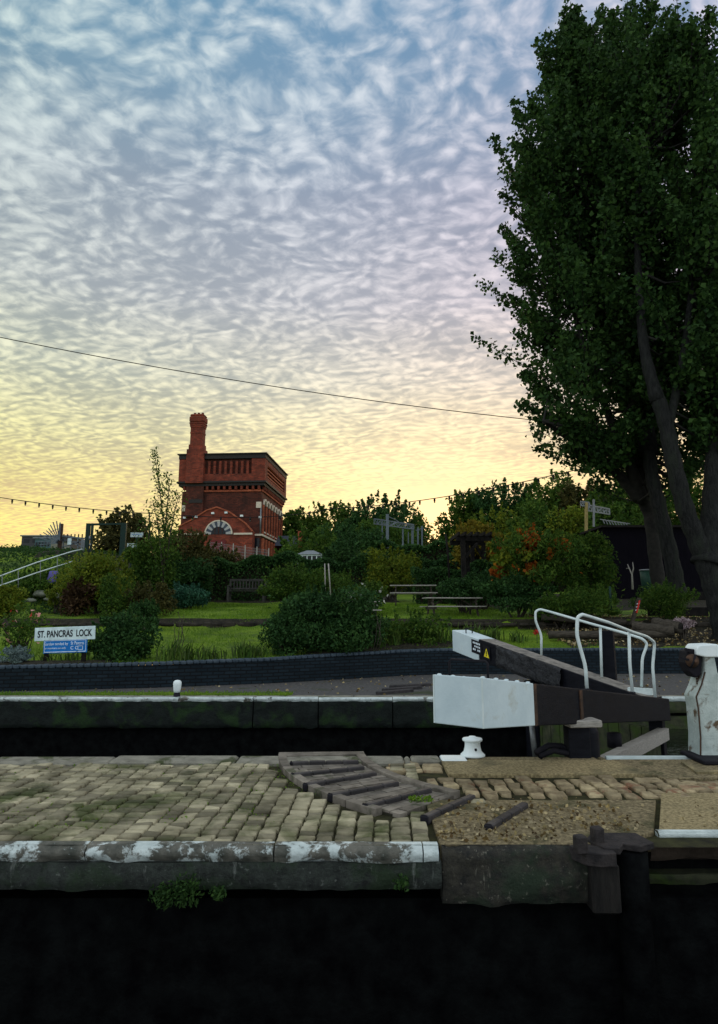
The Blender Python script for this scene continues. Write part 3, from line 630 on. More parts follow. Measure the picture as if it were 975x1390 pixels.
m_ = MB().prism(arcpts(3.45, 183.2, 186.6, 4)[::1]+arcpts(2.50, 183.2, 186.6, 4)[::-1], -.05, .058).build('kerb_end', K['qb'], qk, bevel=.006)
K['stripb'] = M2('dark_strip_brick', (.018, .017, .018), (.055, .05, .05), 8, .6, .4, 50, island=.2, bd=.006)
names = ['topmost raised foothold strip at the back of the brick quadrant', 'second raised foothold strip from the back of the brick quadrant', 'third raised foothold strip from the back of the brick quadrant', 'fourth raised foothold strip from the back of the brick quadrant', 'raised foothold strip at the front end of the brick quadrant', 'foothold strip lying on the cobbles just right of the brick quadrant', 'rightmost foothold strip set alone in the gravelly concrete']
strips = [(188.5, 2.96, 3.62), (194.5, 2.96, 3.64), (202, 2.96, 3.66), (210.5, 2.96, 3.66), None, None, None]
ends = {4: (gr(497, 1094, .05), gr(584, 1072, .05)), 5: (gr(577, 1110, .05), gr(642, 1081, .05)), 6: (gr(664, 1122, .05), gr(713, 1092, .05))}
ends[0] = (gr(397, 1036, .05), gr(487, 1034, .05)); ends[1] = (gr(399, 1052, .05), gr(494, 1042, .05)); ends[2] = (gr(416, 1066, .05), gr(510, 1050, .05)); ends[3] = (gr(450, 1080, .05), gr(540, 1063, .05))
for i in range(7):
    a, b = ends[i]; d = (b-a); L_ = d.length; c = (a+b)/2
    r_ = thing('foothold_strip', names[i], 'foothold', (c.x, c.y, 0), math.atan2(d.y, d.x), 'foothold strips for the gate')
    mm = MB(WM[r_]); n = 4; 
    for k in range(n):
        mm.box((-L_/2+L_*(k+.5)/n, 0, .032+random.uniform(-.002, .002)), (L_/n-.004, .062, .072), ch=.008)
    mm.build('strip_bricks', K['stripb'], r_)
    MB(WM[r_]).box((-L_/2-.012, 0, .034), (.03, .068, .074), ch=.012).build('end_cap', K['iron'], r_)
for i, (pa, pb, lb) in enumerate((((512, 941), (560, 937), 'nearest dark foothold strip on the far towpath'), ((520, 936.5), (572, 933), 'middle dark foothold strip on the far towpath'), ((530, 932), (584, 929), 'farthest dark foothold strip on the far towpath'))):
    a, b = gr(*pa, .03), gr(*pb, .03); d = b-a; mm = MB(Matrix.Translation((a+b)/2) @ Matrix.Rotation(math.atan2(d.y, d.x), 4, 'Z')); mm.box((0, 0, -.005), (d.length, .11, .07), ch=.012)
    tag(mm.build('foothold_strip', K['stripb']), lb, 'foothold', 'foothold strips for the gate')
# small white bollard on island edge (capstan shaped)
bp = gr(642, 1026, .04); b = thing('bollard', 'small white capstan bollard with flared base on the island edge', 'bollard', (bp.x, bp.y, .04))
MB().lathe((bp.x, bp.y, .04), [(.135, 0), (.135, .015), (.12, .028), (.098, .05), (.088, .09), (.084, .13), (.088, .155)], 32).build('body', K['white'], b)
MB().lathe((bp.x, bp.y, .196), [(.088, -.005), (.108, .002), (.112, .016), (.106, .028), (.05, .036), (.035, .05), (.0, .052)], 32).build('cap', K['white'], b)
MB().lathe((bp.x+.02, bp.y-.09, .12), [(.012, -.012), (.014, 0), (.012, .012)], 10).build('bolt_hole', K['iron'], b)
# white bollard across the lock
bp = gr(240, 948, 0.01); b = thing('bollard', 'slim round topped white bollard on the far lockside', 'bollard', (bp.x, bp.y, 0))
MB().lathe((bp.x, bp.y, .0), [(.085, 0), (.085, .03), (.062, .05), (.058, .12)], 20).build('foot', K['iron'], b)
MB().lathe((bp.x, bp.y, .12), [(.058, 0), (.066, .05), (.078, .14), (.072, .19), (.045, .215), (.0, .222)], 20).build('white_head', K['white'], b)
# ------------- gates
def sloped(M_, E_, w, h):  pass
Mz = Vector((4.44, 10.80, .33)); E1 = Vector((.875, 6.39, 1.035))
d1 = (E1-Mz); perp1 = Vector((-d1.y, d1.x, 0)).normalized()
g = thing('lock_gate', 'nearer black lock gate whose balance beam ends in a big white block', 'lock gate', (HN.x, HN.y, -2.6))
Pk = E1-d1.normalized()*1.02; 
MB().beam(E1, Pk, .50, .425, .395, .50).build('beam_end', K['whitebox'], g, bevel=.008)
MB().beam(Pk, Mz, .46, .40, .31, .40).build('balance_beam', K['black'], g, bevel=.012)
up = Vector((0, 0, 1))
# black timber deck plate on the beam
a_ = E1-d1.normalized()*1.1; 
for t_ in (1.06, 2.25):
    for s_ in (-1, 1):
        c = E1-d1.normalized()*t_+perp1*s_*(.245-.006*t_); MB().box((c.x, c.y, c.z-.20), (.07, .014, .41-.02*t_), rz=math.atan2(d1.y, d1.x)).build('iron_strap', K['rust'], g)
# lifting handle on block
hp = E1-d1.normalized()*.20
mm = MB(); q1, q2 = hp-perp1*.2, hp+perp1*.2
mm.tube([q1, q1+up*.13, q1+up*.15+perp1*.02, q2+up*.15-perp1*.02, q2+up*.13, q2], .011, 8); mm.build('lifting_handle', K['iron'], g)
mm = MB()
for t_ in (.06, .3, .5, .72, .95):
    for s_ in (-1, 1): p = E1-d1.normalized()*t_+perp1*s_*.225; mm.lathe(p, [(.022, -.004), (.022, .008), (.01, .013), (0, .013)], 10)
each(mm, 'bolt', K['whitebox'], g)
# seam plate on the corner
mm = MB()
for s_ in (-1, 1):
    c = E1+perp1*s_*.248; mm.box((c.x-.0, c.y, c.z-.212), (.012, .012, .42), rz=math.atan2(d1.y, d1.x))
each(mm, 'corner_seam', K['whiterail'], g)
# leaf planks below the beam, from hinge to mitre
Hb = Vector((HN.x+.05, HN.y+.05, -.12)); Mb = Vector((4.40, 10.74, -.12)); dl = (Mb-Hb); nl = Vector((-dl.y, dl.x, 0)).normalized()
mm = MB(); n = 12
for k in range(n):
    a = Hb+dl*(k/n); b_ = Hb+dl*((k+.93)/n); mm.beam(a, b_, .10, 2.6)
mm.build('leaf_planks', K['mossy'], g)
mm = MB(); mm.beam(Hb+up*.04-nl*.10, Mb+up*.04-nl*.10, .14, .16); mm.build('top_rail', K['palewood'], g)
mm = MB(); mm.beam(Hb-up*.9+nl*.1, Mb-up*.9+nl*.1, .16, .22); mm.beam(Hb-up*1.7+nl*.1, Mb-up*1.7+nl*.1, .16, .22); each(mm, 'cross_rail', K['mossy'], g)
mm = MB(); mm.lathe((HN.x+.02, HN.y-.02, -2.6), [(.17, 0), (.17, 2.85), (.15, 2.9)], 16); mm.build('heel_post', K['black'], g)
mm = MB(); mm.box((Mz.x-.02, Mz.y-.03, -1.15), (.14, .20, 2.95), rz=R(51)); mm.build('mitre_post', K['black'], g, bevel=.01)
mm = MB(); c = Hb+dl*.45; mm.lathe((c.x-.15, c.y-.15, -.1), [(.09, 0), (.09, .17), (.06, .18)], 16); mm.build('paddle_housing', K['iron'], g)
mm = MB(); sp = at(790, 981, 8.0); mm.box((sp.x, sp.y+.02, sp.z), (.37, .26, .075), rz=R(6), ch=.01); mm.build('step_board', K['palewood'], g)
mm = MB(); mm.box((sp.x-.05, sp.y+.05, sp.z-.25), (.24, .2, .42), ch=.01); mm.build('step_bracket', K['black'], g)
# heap of chain / strap at hinge
mm = MB(); mm.tube([at(728, 1022, 8.02), at(745, 1012, 8.1), at(762, 1013, 8.12), at(778, 1021, 8.05), at(800, 1022, 8.0)], .035, 8); mm.tube([at(733, 1027, 8.0), at(752, 1019, 8.0), at(790, 1026, 7.98)], .03, 8); mm.build('hinge_strap', K['iron'], g)
mm = MB(); mm.tube([at(722, 985, 8.1), at(724, 1005, 8.12), at(727, 1028, 8.12)], .03, 8); mm.build('drain_pipe', K['grey'], g)
def rail(name, pts, r, mat, parent): return MB().tube(pts, r, 10).build(name, mat, parent)
def lerp_pts(P, n=4):
    out = [P[0]]
    for i in range(1, len(P)-1):     # round each corner
        a, b, c = Vector(P[i-1]), Vector(P[i]), Vector(P[i+1]); k = min(.07, (b-a).length*.45, (c-b).length*.45)
        p, q = b+(a-b).normalized()*k, b+(c-b).normalized()*k
        for j in range(n+1): t_ = j/n; out.append((1-t_)**2*p+2*t_*(1-t_)*b+t_*t_*q)
    out.append(P[-1]); return [Vector(p) for p in out]
Ya, Yb = 8.73, 10.70
near_rail = [at(797, 936, Ya), at(795, 905, Ya), at(783, 862, Ya), at(784, 838, Ya), at(790, 834, Ya), at(800, 837, Ya+.15), at(826, 845, 9.25), at(859, 858, 10.05), at(878, 864, 10.5), at(889, 872, Yb), at(886, 905, Yb), at(890, 950, Yb)]
rail('handrail', lerp_pts(near_rail), .022, K['whiterail'], g)
rail('rail_post', [at(859, 944, 10.05), at(855, 900, 10.05), at(854, 857, 10.0)], .022, K['whiterail'], g)
mm = MB()
for px, py, yy in ((797, 940, Ya), (859, 944, 10.05), (890, 952, Yb)): p = at(px, py, yy); mm.box(p, (.07, .07, .10), rz=R(51), ch=.008)
each(mm, 'rail_socket', K['iron'], g)
# far gate
E2 = Vector(at(625, 855, 15.2)); d2 = E2-Mz; d2n = d2.normalized(); perp2 = Vector((-d2.y, d2.x, 0)).normalized()
g2 = thing('lock_gate', 'farther black lock gate with raised white tipped beam and warning plate', 'lock gate', (3.2, 13.2, -2.6))
P2 = E2-d2n*.92
MB().beam(E2, P2, .42, .43, .43).build('beam_end', K['whitebox'], g2, bevel=.008)
M2z = Mz+Vector((.02, .12, 0))
MB().beam(P2, M2z, .42, .43, .31, .40).build('balance_beam', K['black'], g2, bevel=.012)
MB().beam(P2+up*.004-d2n*.0, M2z+up*.004, .36, .02, .02, .34).build('beam_top_board', K['beamtop'], g2)
# near side of the far beam: outward normal
ns2 = -perp2 if (-perp2).y < 0 else perp2
def side2(t_, dz, off=.215): return E2-d2n*t_+ns2*off+up*dz
ux = -d2n
def plate(c, w, h, th, mat, name, parent):
    c = Vector(c); n = ns2; a = ux*w/2; b_ = up*h/2
    vs = [c-a-b_, c+a-b_, c+a+b_, c-a+b_]; vs2 = [p+n*th for p in vs]
    return MB().add([*vs, *vs2], [(4, 5, 6, 7), (3, 2, 1, 0), (0, 1, 5, 4), (1, 2, 6, 5), (2, 3, 7, 6), (3, 0, 4, 7)]).build(name, mat, parent)
pc = side2(.86, -.17, .212)
wp = plate(pc, .34, .26, .004, K['signblack'], 'warning_plate', g2)
mm = MB()
for r_ in range(3):
    for k in range(5):
        if (r_*5+k) % 7 == 5: continue
        c = pc+ux*(-.10+k*.05)+up*(.075-r_*.065)+ns2*.006
        a = ux*.018; b_ = up*.018; mm.add([c-a-b_, c+a-b_, c+a+b_, c-a+b_], [(0, 1, 2, 3)])
mm.build('plate_lettering', K['ink'], wp)
tcn_ = side2(1.20, -.20, .222)
wp2 = plate(tcn_, .22, .26, .004, K['signblack'], 'hazard_plate', g2)
tr0 = tcn_+ns2*.008; mm = MB(); mm.add([tr0-ux*.085-up*.09, tr0+ux*.085-up*.09, tr0+up*.085], [(0, 1, 2)]); mm.build('hazard_triangle', K['yellow'], wp2)
tr1 = tr0+ns2*.003; mm = MB(); mm.add([tr1-ux*.011-up*.035, tr1+ux*.011-up*.035, tr1+ux*.013+up*.03, tr1-ux*.013+up*.03], [(0, 1, 2, 3)]); mm.add([tr1-ux*.012-up*.068, tr1+ux*.012-up*.068, tr1+ux*.012-up*.047, tr1-ux*.012-up*.047], [(0, 1, 2, 3)]); mm.build('hazard_mark', K['signblack'], wp2)
# wrinkled black plastic wrapped round the beam
from mathutils import noise as mn
def wrap(u_, v_):
    t_ = 1.52+u_*1.75; ang = v_
    P = E2-d2n*t_; zz = .43-(.12*(t_/5))
    prof = [(.185, .008), (.22, .012), (.24, -.06), (.235, -.2), (.25, -.33), (.20, -zz-.02)]
    k = v_*(len(prof)-1); i = min(int(k), len(prof)-2); f = k-i
    o_, z_ = prof[i][0]*(1-f)+prof[i+1][0]*f, prof[i][1]*(1-f)+prof[i+1][1]*f
    nz = mn.fractal(Vector((t_*5, v_*5, 1.3)), 1, 2, 4)*.035
    return P+ns2*(o_+nz*(v_ > .05)+.012)+up*(z_+nz*.6)
MB().add(*[(_sheet(wrap, 46, 18))[0], _sheet(wrap, 46, 18)[1]], True).build('plastic_wrap', K['plastic'], g2)
hp = E2-d2n*.35; mm = MB(); q1, q2 = hp-perp2*.06+up*0, hp+perp2*.1
mm.tube([q1-up*.02, q1+up*.10], .012, 6); mm.tube([q2-up*.02, q2+up*.09], .012, 6); mm.tube([q1+up*.12+perp2*-.05, q2+up*.09+perp2*.03], .012, 6); mm.build('lifting_handle', K['iron'], g2)
H2b = Vector((3.22, 13.2, -.12)); M2b = Vector((4.44, 10.86, -.12)); dl2 = M2b-H2b; nl2 = Vector((-dl2.y, dl2.x, 0)).normalized()
mm = MB()
for k in range(12): mm.beam(H2b+dl2*(k/12), H2b+dl2*((k+.93)/12), .10, 2.6)
mm.build('leaf_planks', K['mossy'], g2)
mm = MB(); mm.lathe((3.2, 13.2, -2.6), [(.17, 0), (.17, 2.9), (.15, 2.95)], 16); mm.build('heel_post', K['black'], g2)
Yf, Yg = 13.0, 11.15
far_rail = [at(735, 889, Yf), at(735, 862, Yf), at(727, 843, Yf), at(727, 830, Yf), at(733, 827, Yf), at(745, 830, 12.85), at(800, 846, 12.1), at(850, 860, 11.35), at(872, 867, Yg), at(879, 874, Yg), at(872, 893, Yg), at(871, 932, Yg)]
rail('handrail', lerp_pts(far_rail), .022, K['whiterail'], g2)
rail('rail_post', [at(817, 919, 11.9), at(816, 885, 11.9), at(815, 850, 11.9)], .022, K['whiterail'], g2)
p = at(827, 856, 12.0); q = at(827, 935, 12.0); MB().box(((p.x+q.x)/2, 12.0, (p.z+q.z)/2-.1), (.20, .2, p.z-q.z+.2), rz=R(63)).build('paddle_post', K['black'], g2, bevel=.01)
a, b_ = at(853, 933, 11.2), at(886, 935, 11.0); MB().beam(a, b_, .12, .09).build('kick_board', K['whiterail'], g2)
# ------------- paddle stand (white, right edge) 
ps = thing('paddle_stand', 'tall tapered white paddle stand with rusty edges at the right edge', 'paddle gear', (5.02, 7.86, .03))
Yp = 7.86
def pp(px, py): p = at(px, py, Yp); return (p.x, p.z)
out = [pp(951, 1036), pp(952, 1000), pp(949, 965), pp(946, 945), pp(949, 928), pp(958, 910), pp(960, 896), pp(944, 886)]
cx_ = pp(974, 1000)[0]
left = [(x, z) for x, z in [pp(951, 1037), pp(951, 1000), pp(948, 962), pp(945, 946), pp(952, 930), pp(957, 912), pp(957, 880)]]
poly = left+[(2*cx_-x, z) for x, z in left[::-1]]
MB().vprism(poly, Yp, Yp+.30).build('body', M2('chipped_white_iron', (.30, .36, .34), (.50, .57, .54), 5, .6, .5, 30, c3=(.10, .07, .04), sc3=5, t3=(.54, .64)), ps, bevel=.02)
hd = [pp(944, 886), pp(944, 880), pp(948, 875), pp(968, 874), pp(976, 878), pp(978, 886)]
MB().vprism([pp(944, 889), pp(944, 880), pp(948, 875), pp(972, 874), pp(979, 879), pp(980, 892), pp(957, 892)], Yp-.03, Yp+.26).build('head', K['white'], ps, bevel=.015)
gb = MB(); gb.vprism([pp(955, 886), pp(954, 916), pp(946, 921), pp(937, 912), pp(933, 900), pp(934, 884), pp(944, 881)], Yp+.02, Yp+.22); gbo = gb.build('gear_box', K['iron'], ps, bevel=.015)
c = at(940, 897, Yp); mm = MB(Matrix.Translation(c) @ Matrix.Rotation(R(90), 4, 'X')); mm.lathe((0, 0, -.02), [(.0, 0), (.07, 0), (.075, .02), (.06, .05), (.03, .06), (.02, .11), (0, .11)], 20); mm.build('cog', K['rust'], gbo)
mm = MB(); mm.bar(at(936, 896, Yp-.02), at(922, 893, Yp-.04), .022); mm.bar(at(938, 884, Yp), at(930, 881, Yp), .03); mm.tube([at(944, 889, Yp-.06), at(942, 898, Yp-.08), at(938, 906, Yp-.06)], .012, 8); mm.build('pawl', K['iron'], gbo)
mm = MB()
for k in range(16):
    p = at(949-k*.05, 921+k*2.2, Yp+.1); mm.box((p.x-.01, p.y, p.z), (.03, .04, .012))
mm.bar(at(950, 915, Yp+.1), at(948, 960, Yp+.1), .03); mm.build('rack', K['rust'], gbo)
mm = MB(); 
for i in range(len(left)-2):
    (x0, z0), (x1, z1) = left[i], left[i+1]; mm.bar((x0, Yp-.003, z0), (x1, Yp-.003, z1), .012)
mm.build('rusty_edge', K['rust'], ps)
MB().box((cx_+.25, Yp+.0, .06), (1.1, .55, .045), ch=.01).build('mounting_plate', K['iron'], ps)
tag(MB().prism([(gr(925, 1041).x, gr(925, 1041).y), (gr(946, 1056).x, gr(946, 1056).y), (6.5, gr(946, 1056).y), (6.5, gr(946, 1056).y+.05), (gr(948, 1053).x, gr(948, 1053).y), (gr(930, 1041).x, gr(930, 1041).y)][::1], 0, .055).build('plinth_edge', K['tan']), 'pale concrete lip round the base of the white paddle stand', 'plinth')
K['iron2'] = M2('scaly_iron', (.012, .011, .012), (.040, .034, .032), 12, .7, .8, 35, spec=.2)
# iron anchor collar at the front right edge
ac = thing('anchor_collar', 'black iron gate anchor with two square lugs at the front edge of the island', 'anchor', (2.0, 5.3, -.4))
def lug(px, py, yaw):
    p = gr(px, py, .085); MB().box((p.x, p.y, .085), (.075, .075, .11), rz=R(yaw), ch=.008).build('lug', K['iron2'], ac)
lug(811, 1134, 12); lug(788, 1146, 12)
MB().prism([(1.58, 5.20), (1.66, 5.34), (1.98, 5.34), (2.02, 5.12), (1.90, 5.05), (1.80, 5.10), (1.74, 5.00), (1.64, 5.02)][::-1], .004, .046).build('plate', K['iron2'], ac, bevel=.006)
MB().prism([(1.43, 5.10), (1.50, 4.96), (1.60, 4.93), (1.70, 4.95), (1.70, 5.06), (1.60, 5.10), (1.56, 5.16)][::-1], -.05, .034).build('strap', K['iron2'], ac, bevel=.006)
MB().lathe((1.87, 5.17, -2.6), [(.11, 0), (.11, 2.25), (.115, 2.59)], 20).build('collar_post', K['deep'], ac)
MB().box((1.63, 5.06, -.20), (.19, .16, .30), ch=.012).build('quoin_timber', M2('wet_timber', (.005, .005, .005), (.022, .02, .017), 4, .6, .8, 20, stretch=(6, 6, .8)), ac)
# ================================================================== WATER TOWER
A = at(360.5, 614.5, 84.0); ZT = A.z
rzT = math.atan2(.9, -10.9)+math.pi; rzT = -math.atan2(.9, 10.9)
Wd, Dp = 10.95, 14.2
org = Vector((A.x, A.y, 0))-Matrix.Rotation(rzT, 3, 'Z') @ Vector((Wd, 0, 0))
def zt(py): return at(360.5, py, 84.0).z
tw = thing('water_tower', 'square Victorian red brick water tower with tall chimney rising behind the garden', 'tower', (org.x, org.y, 4.0), rzT)
TM = Matrix.Translation((org.x, org.y, 0)) @ Matrix.Rotation(rzT, 4, 'Z')
def tm(): return MB(TM)
z615, z623, z652, z664, z725, z0 = zt(614.5), zt(622), zt(652), zt(665), zt(725), 3.8
o_ = .42
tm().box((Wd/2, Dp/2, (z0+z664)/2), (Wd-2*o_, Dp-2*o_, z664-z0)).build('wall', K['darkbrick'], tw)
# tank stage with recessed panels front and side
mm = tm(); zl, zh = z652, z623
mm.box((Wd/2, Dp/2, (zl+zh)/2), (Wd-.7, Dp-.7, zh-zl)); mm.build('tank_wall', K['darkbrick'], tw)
mm = tm()
fb, ft = .9, .35
mm.box((Wd/2, .2, zl+.45), (Wd, .4, .9)); mm.box((1.2, .19, (zl+.9+zh)/2), (2.4, .38, zh-zl-.9)); mm.box((Wd-.85, .19, (zl+.9+zh)/2), (1.7, .38, zh-zl-.9))
mm.box((Wd-.2, Dp/2+.2, zl+.3), (.396, Dp-.4, .6)); mm.box((Wd-.2, Dp/2+.2, zh-.3), (.394, Dp-.4, .596)); mm.box((.2, Dp/2+.2, (zl+zh)/2), (.4, Dp-.4, zh-zl))
mm.box((Wd-.19, .95, (zl+zh)/2), (.376, 1.1, zh-zl-1.2)); mm.box((Wd-.19, Dp-.6, (zl+zh)/2), (.376, 1.2, zh-zl-1.2))
mm.box((Wd/2, Dp-.2, (zl+zh)/2), (Wd-.8, .4, zh-zl)); mm.build('tank_frame', K['redbrick'], tw)
for k in range(9):
    x = 3.15+k*.70
    m2 = tm(); m2.box((x, .17, (zl+.9+zh-.25)/2), (.30, .30, zh-zl-1.15)); m2.lathe((x, .17, zl+.82), [(.2, 0), (.2, .12), (.15, .16)], 10); m2.build('pilaster', K['redbrick'], tw)
mm = tm()
for k in range(5): mm.box((Wd-.22, Dp/2, zl+.85+k*.45), (.30, Dp-3.4, .17))
each(mm, 'side_louvre', K['orangebrick'], tw)
mm = tm(); mm.box((Wd/2, Dp/2, (z623+z615)/2), (Wd+.1, Dp+.1, z615-z623-.1)); mm.box((Wd/2, Dp/2, z615-.05), (Wd+.45, Dp+.45, .12)); mm.build('top_cornice', K['darkstone'], tw)
mm = tm(); mm.box((Wd/2, Dp/2, z652-.12), (Wd+.35, Dp+.35, .22)); mm.box((Wd/2, Dp/2, z652-.42), (Wd-.1, Dp-.1, .34)); mm.build('lower_cornice', K['darkstone'], tw)
mm = tm()
for k in range(14): mm.box((.75+k*(Wd-1.5)/13, .28, z652-.8), (.28, .36, .5))
for k in range(16): mm.box((Wd-.28, .9+k*(Dp-1.6)/15, z652-.8), (.36, .28, .5))
each(mm, 'corbel', K['redbrick'], tw)
mm = tm(); mm.box((Wd/2+.8, o_-.06, z664+.0), (Wd-2.6, .2, .22)); mm.box((Wd-o_+.05, Dp/2, z664+.0), (.2, Dp-.9, .22)); mm.build('string_band', K['orangebrick'], tw)
# chimney
def txf(px): return (px-247.5)/113*Wd
mm = tm(); x0, x1 = txf(258), txf(281); xc = (x0+x1)/2
mm.box((xc, .35, (z652+z615+.3)/2), (x1-x0, 1.5, z615-z652+.8)); mm.box((xc, .35, z615+.85), (x1-x0-.35, 1.2, .7)); mm.build('chimney_base', K['redbrick'], tw)
chz0, chz1 = z615+1.1, zt(561)
ch = tm(); ch.box((xc+.0, .35, (chz0+zt(577))/2), (1.55, 1.25, zt(577)-chz0)); cho = ch.build('chimney', K['redbrick'], tw)
mm = tm(); 
for zz, ex in ((zt(586), .08), (zt(577.5), .12), (zt(575.5), .2), (zt(573), .3)): mm.box((xc, .35, zz), (1.55+ex, 1.25+ex, .20))
mm.box((xc, .35, (zt(572)+zt(563))/2), (1.95, 1.65, zt(563)-zt(572)), ch=.15); mm.box((xc, .35, zt(562)), (1.8, 1.5, .28), ch=.1); mm.build('chimney_cap', K['redbrick'], cho)
mm = tm()
for k in (-1, 0, 1): mm.lathe((xc+k*.5, .35, zt(561)), [(.2, 0), (.16, .35)], 8)
each(mm, 'chimney_pot', K['darkbrick'], cho)
# pier below chimney, sooty recess
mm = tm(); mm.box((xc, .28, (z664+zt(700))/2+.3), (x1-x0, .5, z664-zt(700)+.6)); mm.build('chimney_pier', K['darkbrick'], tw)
mm = tm(); mm.box((xc+.2, .20, zt(679)), (1.7, .5, .45)); mm.build('iron_hopper', K['darkstone'], tw)
# gabled projection with big lunette window
gz = lambda py: zt(py)
gx = lambda px: txf(px)
gp = [(gx(254), z0), (gx(349), z0), (gx(349), gz(723)), (gx(340), gz(712)), (gx(318), gz(696)), (gx(303), gz(690)), (gx(290), gz(694)), (gx(272), gz(706)), (gx(254), gz(716))]
GY = -1.0
tm().vprism(gp, GY, o_+.1).build('gable_wall', K['redbrick'], tw)
mm = tm()
tp_ = gp[2:]
for (xa, za), (xb, zb) in zip(tp_[:-1], tp_[1:]): mm.bar((xa, GY+.1, za+.06), (xb, GY+.1, zb+.06), .5, .16)
mm.build('gable_coping', K['orangebrick'], tw)
def arch(mb, xc, zc_, r0, r1, y0, y1, n=11, a0=0, a1=180, gap=.0, pick=None):
    for k in range(n):
        if pick is not None and k % 2 != pick: continue
        aa, ab = R(a0+(a1-a0)*k/n+gap), R(a0+(a1-a0)*(k+1)/n-gap)
        pl_ = [(xc+r0*math.cos(aa), zc_+r0*math.sin(aa)), (xc+r1*math.cos(aa), zc_+r1*math.sin(aa)), (xc+r1*math.cos((aa+ab)/2), zc_+r1*math.sin((aa+ab)/2)), (xc+r1*math.cos(ab), zc_+r1*math.sin(ab)), (xc+r0*math.cos(ab), zc_+r0*math.sin(ab))]
        mb.vprism(pl_, y0, y1)
wx, wz = gx(306), gz(726)
aw = tm(); arch(aw, wx, wz, .92, 1.60, GY-.10, GY+.06, 13, pick=0); awo = aw.build('arched_window', plain('white_voussoir', (.34, .34, .33), .8, 0, .1), tw)
mm = tm(); arch(mm, wx, wz, .92, 1.58, GY-.095, GY+.06, 13, pick=1); mm.build('dark_voussoir', K['slate'], awo)
mm = tm(); arch(mm, wx, wz, 1.60, 1.74, GY-.12, GY+.06, 16); mm.build('hood_mould', K['cream'], awo)
mm = tm(); mm.vprism([(wx+.91*math.cos(a), wz+.91*math.sin(a)) for a in np.linspace(0, math.pi, 20)], GY-.02, GY+.04); mm.build('pane', K['glass'], awo)
mm = tm(); mm.box((wx, GY-.05, wz+.45), (.07, .06, .9)); mm.box((wx-.45, GY-.05, wz+.4), (.05, .06, .72)); mm.box((wx+.45, GY-.05, wz+.4), (.05, .06, .72)); mm.build('glazing_bar', K['darkbrick'], awo)
mm = tm(); mm.box(((gx(254)+wx-1.9)/2, GY-.06, z725-.05), (wx-1.9-gx(254), .16, .22)); mm.box(((gx(349)+wx+1.9)/2, GY-.06, z725-.05), (gx(349)-wx-1.9, .16, .22))
mm.box((Wd-.9, o_-.08, z725-.05), (1.5, .2, .22)); mm.box((Wd-o_+.1, Dp/2, z725-.05), (.24, Dp-.8, .24)); mm.build('string_course', K['cream'], tw)
mm = tm(); mm.box((wx, GY-.04, (z0+wz)/2-.3), (1.9, .1, wz-z0-.8)); mm.build('door', plain('maroon_door', (.12, .02, .02), .6), tw)
mm = tm(); mm.box((gx(350)+.15, o_-.10, gz(736)), (.7, .12, 1.1)); mm.build('small_window', K['glass'], tw)
# side arcade: seven tall blind arches above, seven openings below
n = 7; y0_, y1_ = 1.2, Dp-1.0; wdy = (y1_-y0_)/n
TS = TM @ Matrix.Translation((Wd-o_, 0, 0)) @ Matrix.Rotation(R(90), 4, 'Z')      # local x -> along depth, y -> -outward
for k in range(n):
    yc = y0_+wdy*(k+.5); r_ = wdy*.34; zb, zs = z725+.55, zt(683)
    m2 = MB(TS); pts = [(yc-r_, zb), (yc+r_, zb), (yc+r_, zs)]+[(yc+r_*math.cos(a), zs+r_*1.25*math.sin(a)) for a in np.linspace(0, math.pi, 9)[1:-1]]+[(yc-r_, zs)]
    m2.vprism(pts, -.04, .0); wo_ = m2.build('arched_window', K['glass'], tw)
    m3 = MB(TS); arch(m3, yc, zs, r_+.02, r_+.24, -.20, -.0, 7); m3.box((yc, -.06, zb-.12), (2*r_+.3, .14, .16)); each(m3, 'window_surround', K['cream'], wo_)
    m4 = MB(TS); m4.box((yc, -.03, (zb+zs)/2), (.06, .09, zs-zb)); m4.box((yc, -.03, (zb+zs)/2), (2*r_, .085, .06)); m4.build('glazing_bar', K['darkbrick'], wo_)
    m5 = MB(TS); m5.vprism([(yc-r_, 4.2), (yc+r_, 4.2), (yc+r_, z725-.9), (yc, z725-.45), (yc-r_, z725-.9)], -.05, 0); m5.build('ground_opening', K['glass'], tw)
for k in range(n+1):
    yc = y0_+wdy*k; m2 = MB(TS); m2.box((yc, -.09, (z725+zt(683))/2), (.34, .18, zt(683)-z725)); m2.box((yc, -.12, (z725+z0)/2-.2), (.55, .24, z725-z0-.4)); m2.build('buttress', K['orangebrick'], tw)
mm = tm()
for px, py in ((257, 701), (277, 702), (298, 697.5), (315, 697), (335, 701.5), (355, 701.5)): mm.box((txf(px), (GY-.12 if 262 < px < 345 and py > 700-0 else (GY-.12 if 285 < px < 320 else o_-.1)), zt(py)), (.34, .2, .22))
each(mm, 'floodlight', K['white'], tw)
mm = tm(); mm.box((Wd-.75, o_-.04, zt(684.5)), (.65, .1, .75)); mm.box((o_+.3, o_-.04, zt(688)), (.4, .1, .75)); each(mm, 'pale_quoin', K['cream'], tw)
mm = tm(); mm.tube([(Wd-o_-.05, o_-.08, zt(689)), (Wd-o_-.05, o_-.08, z725+.1)], .09, 8); mm.build('downpipe', K['grey'], tw)
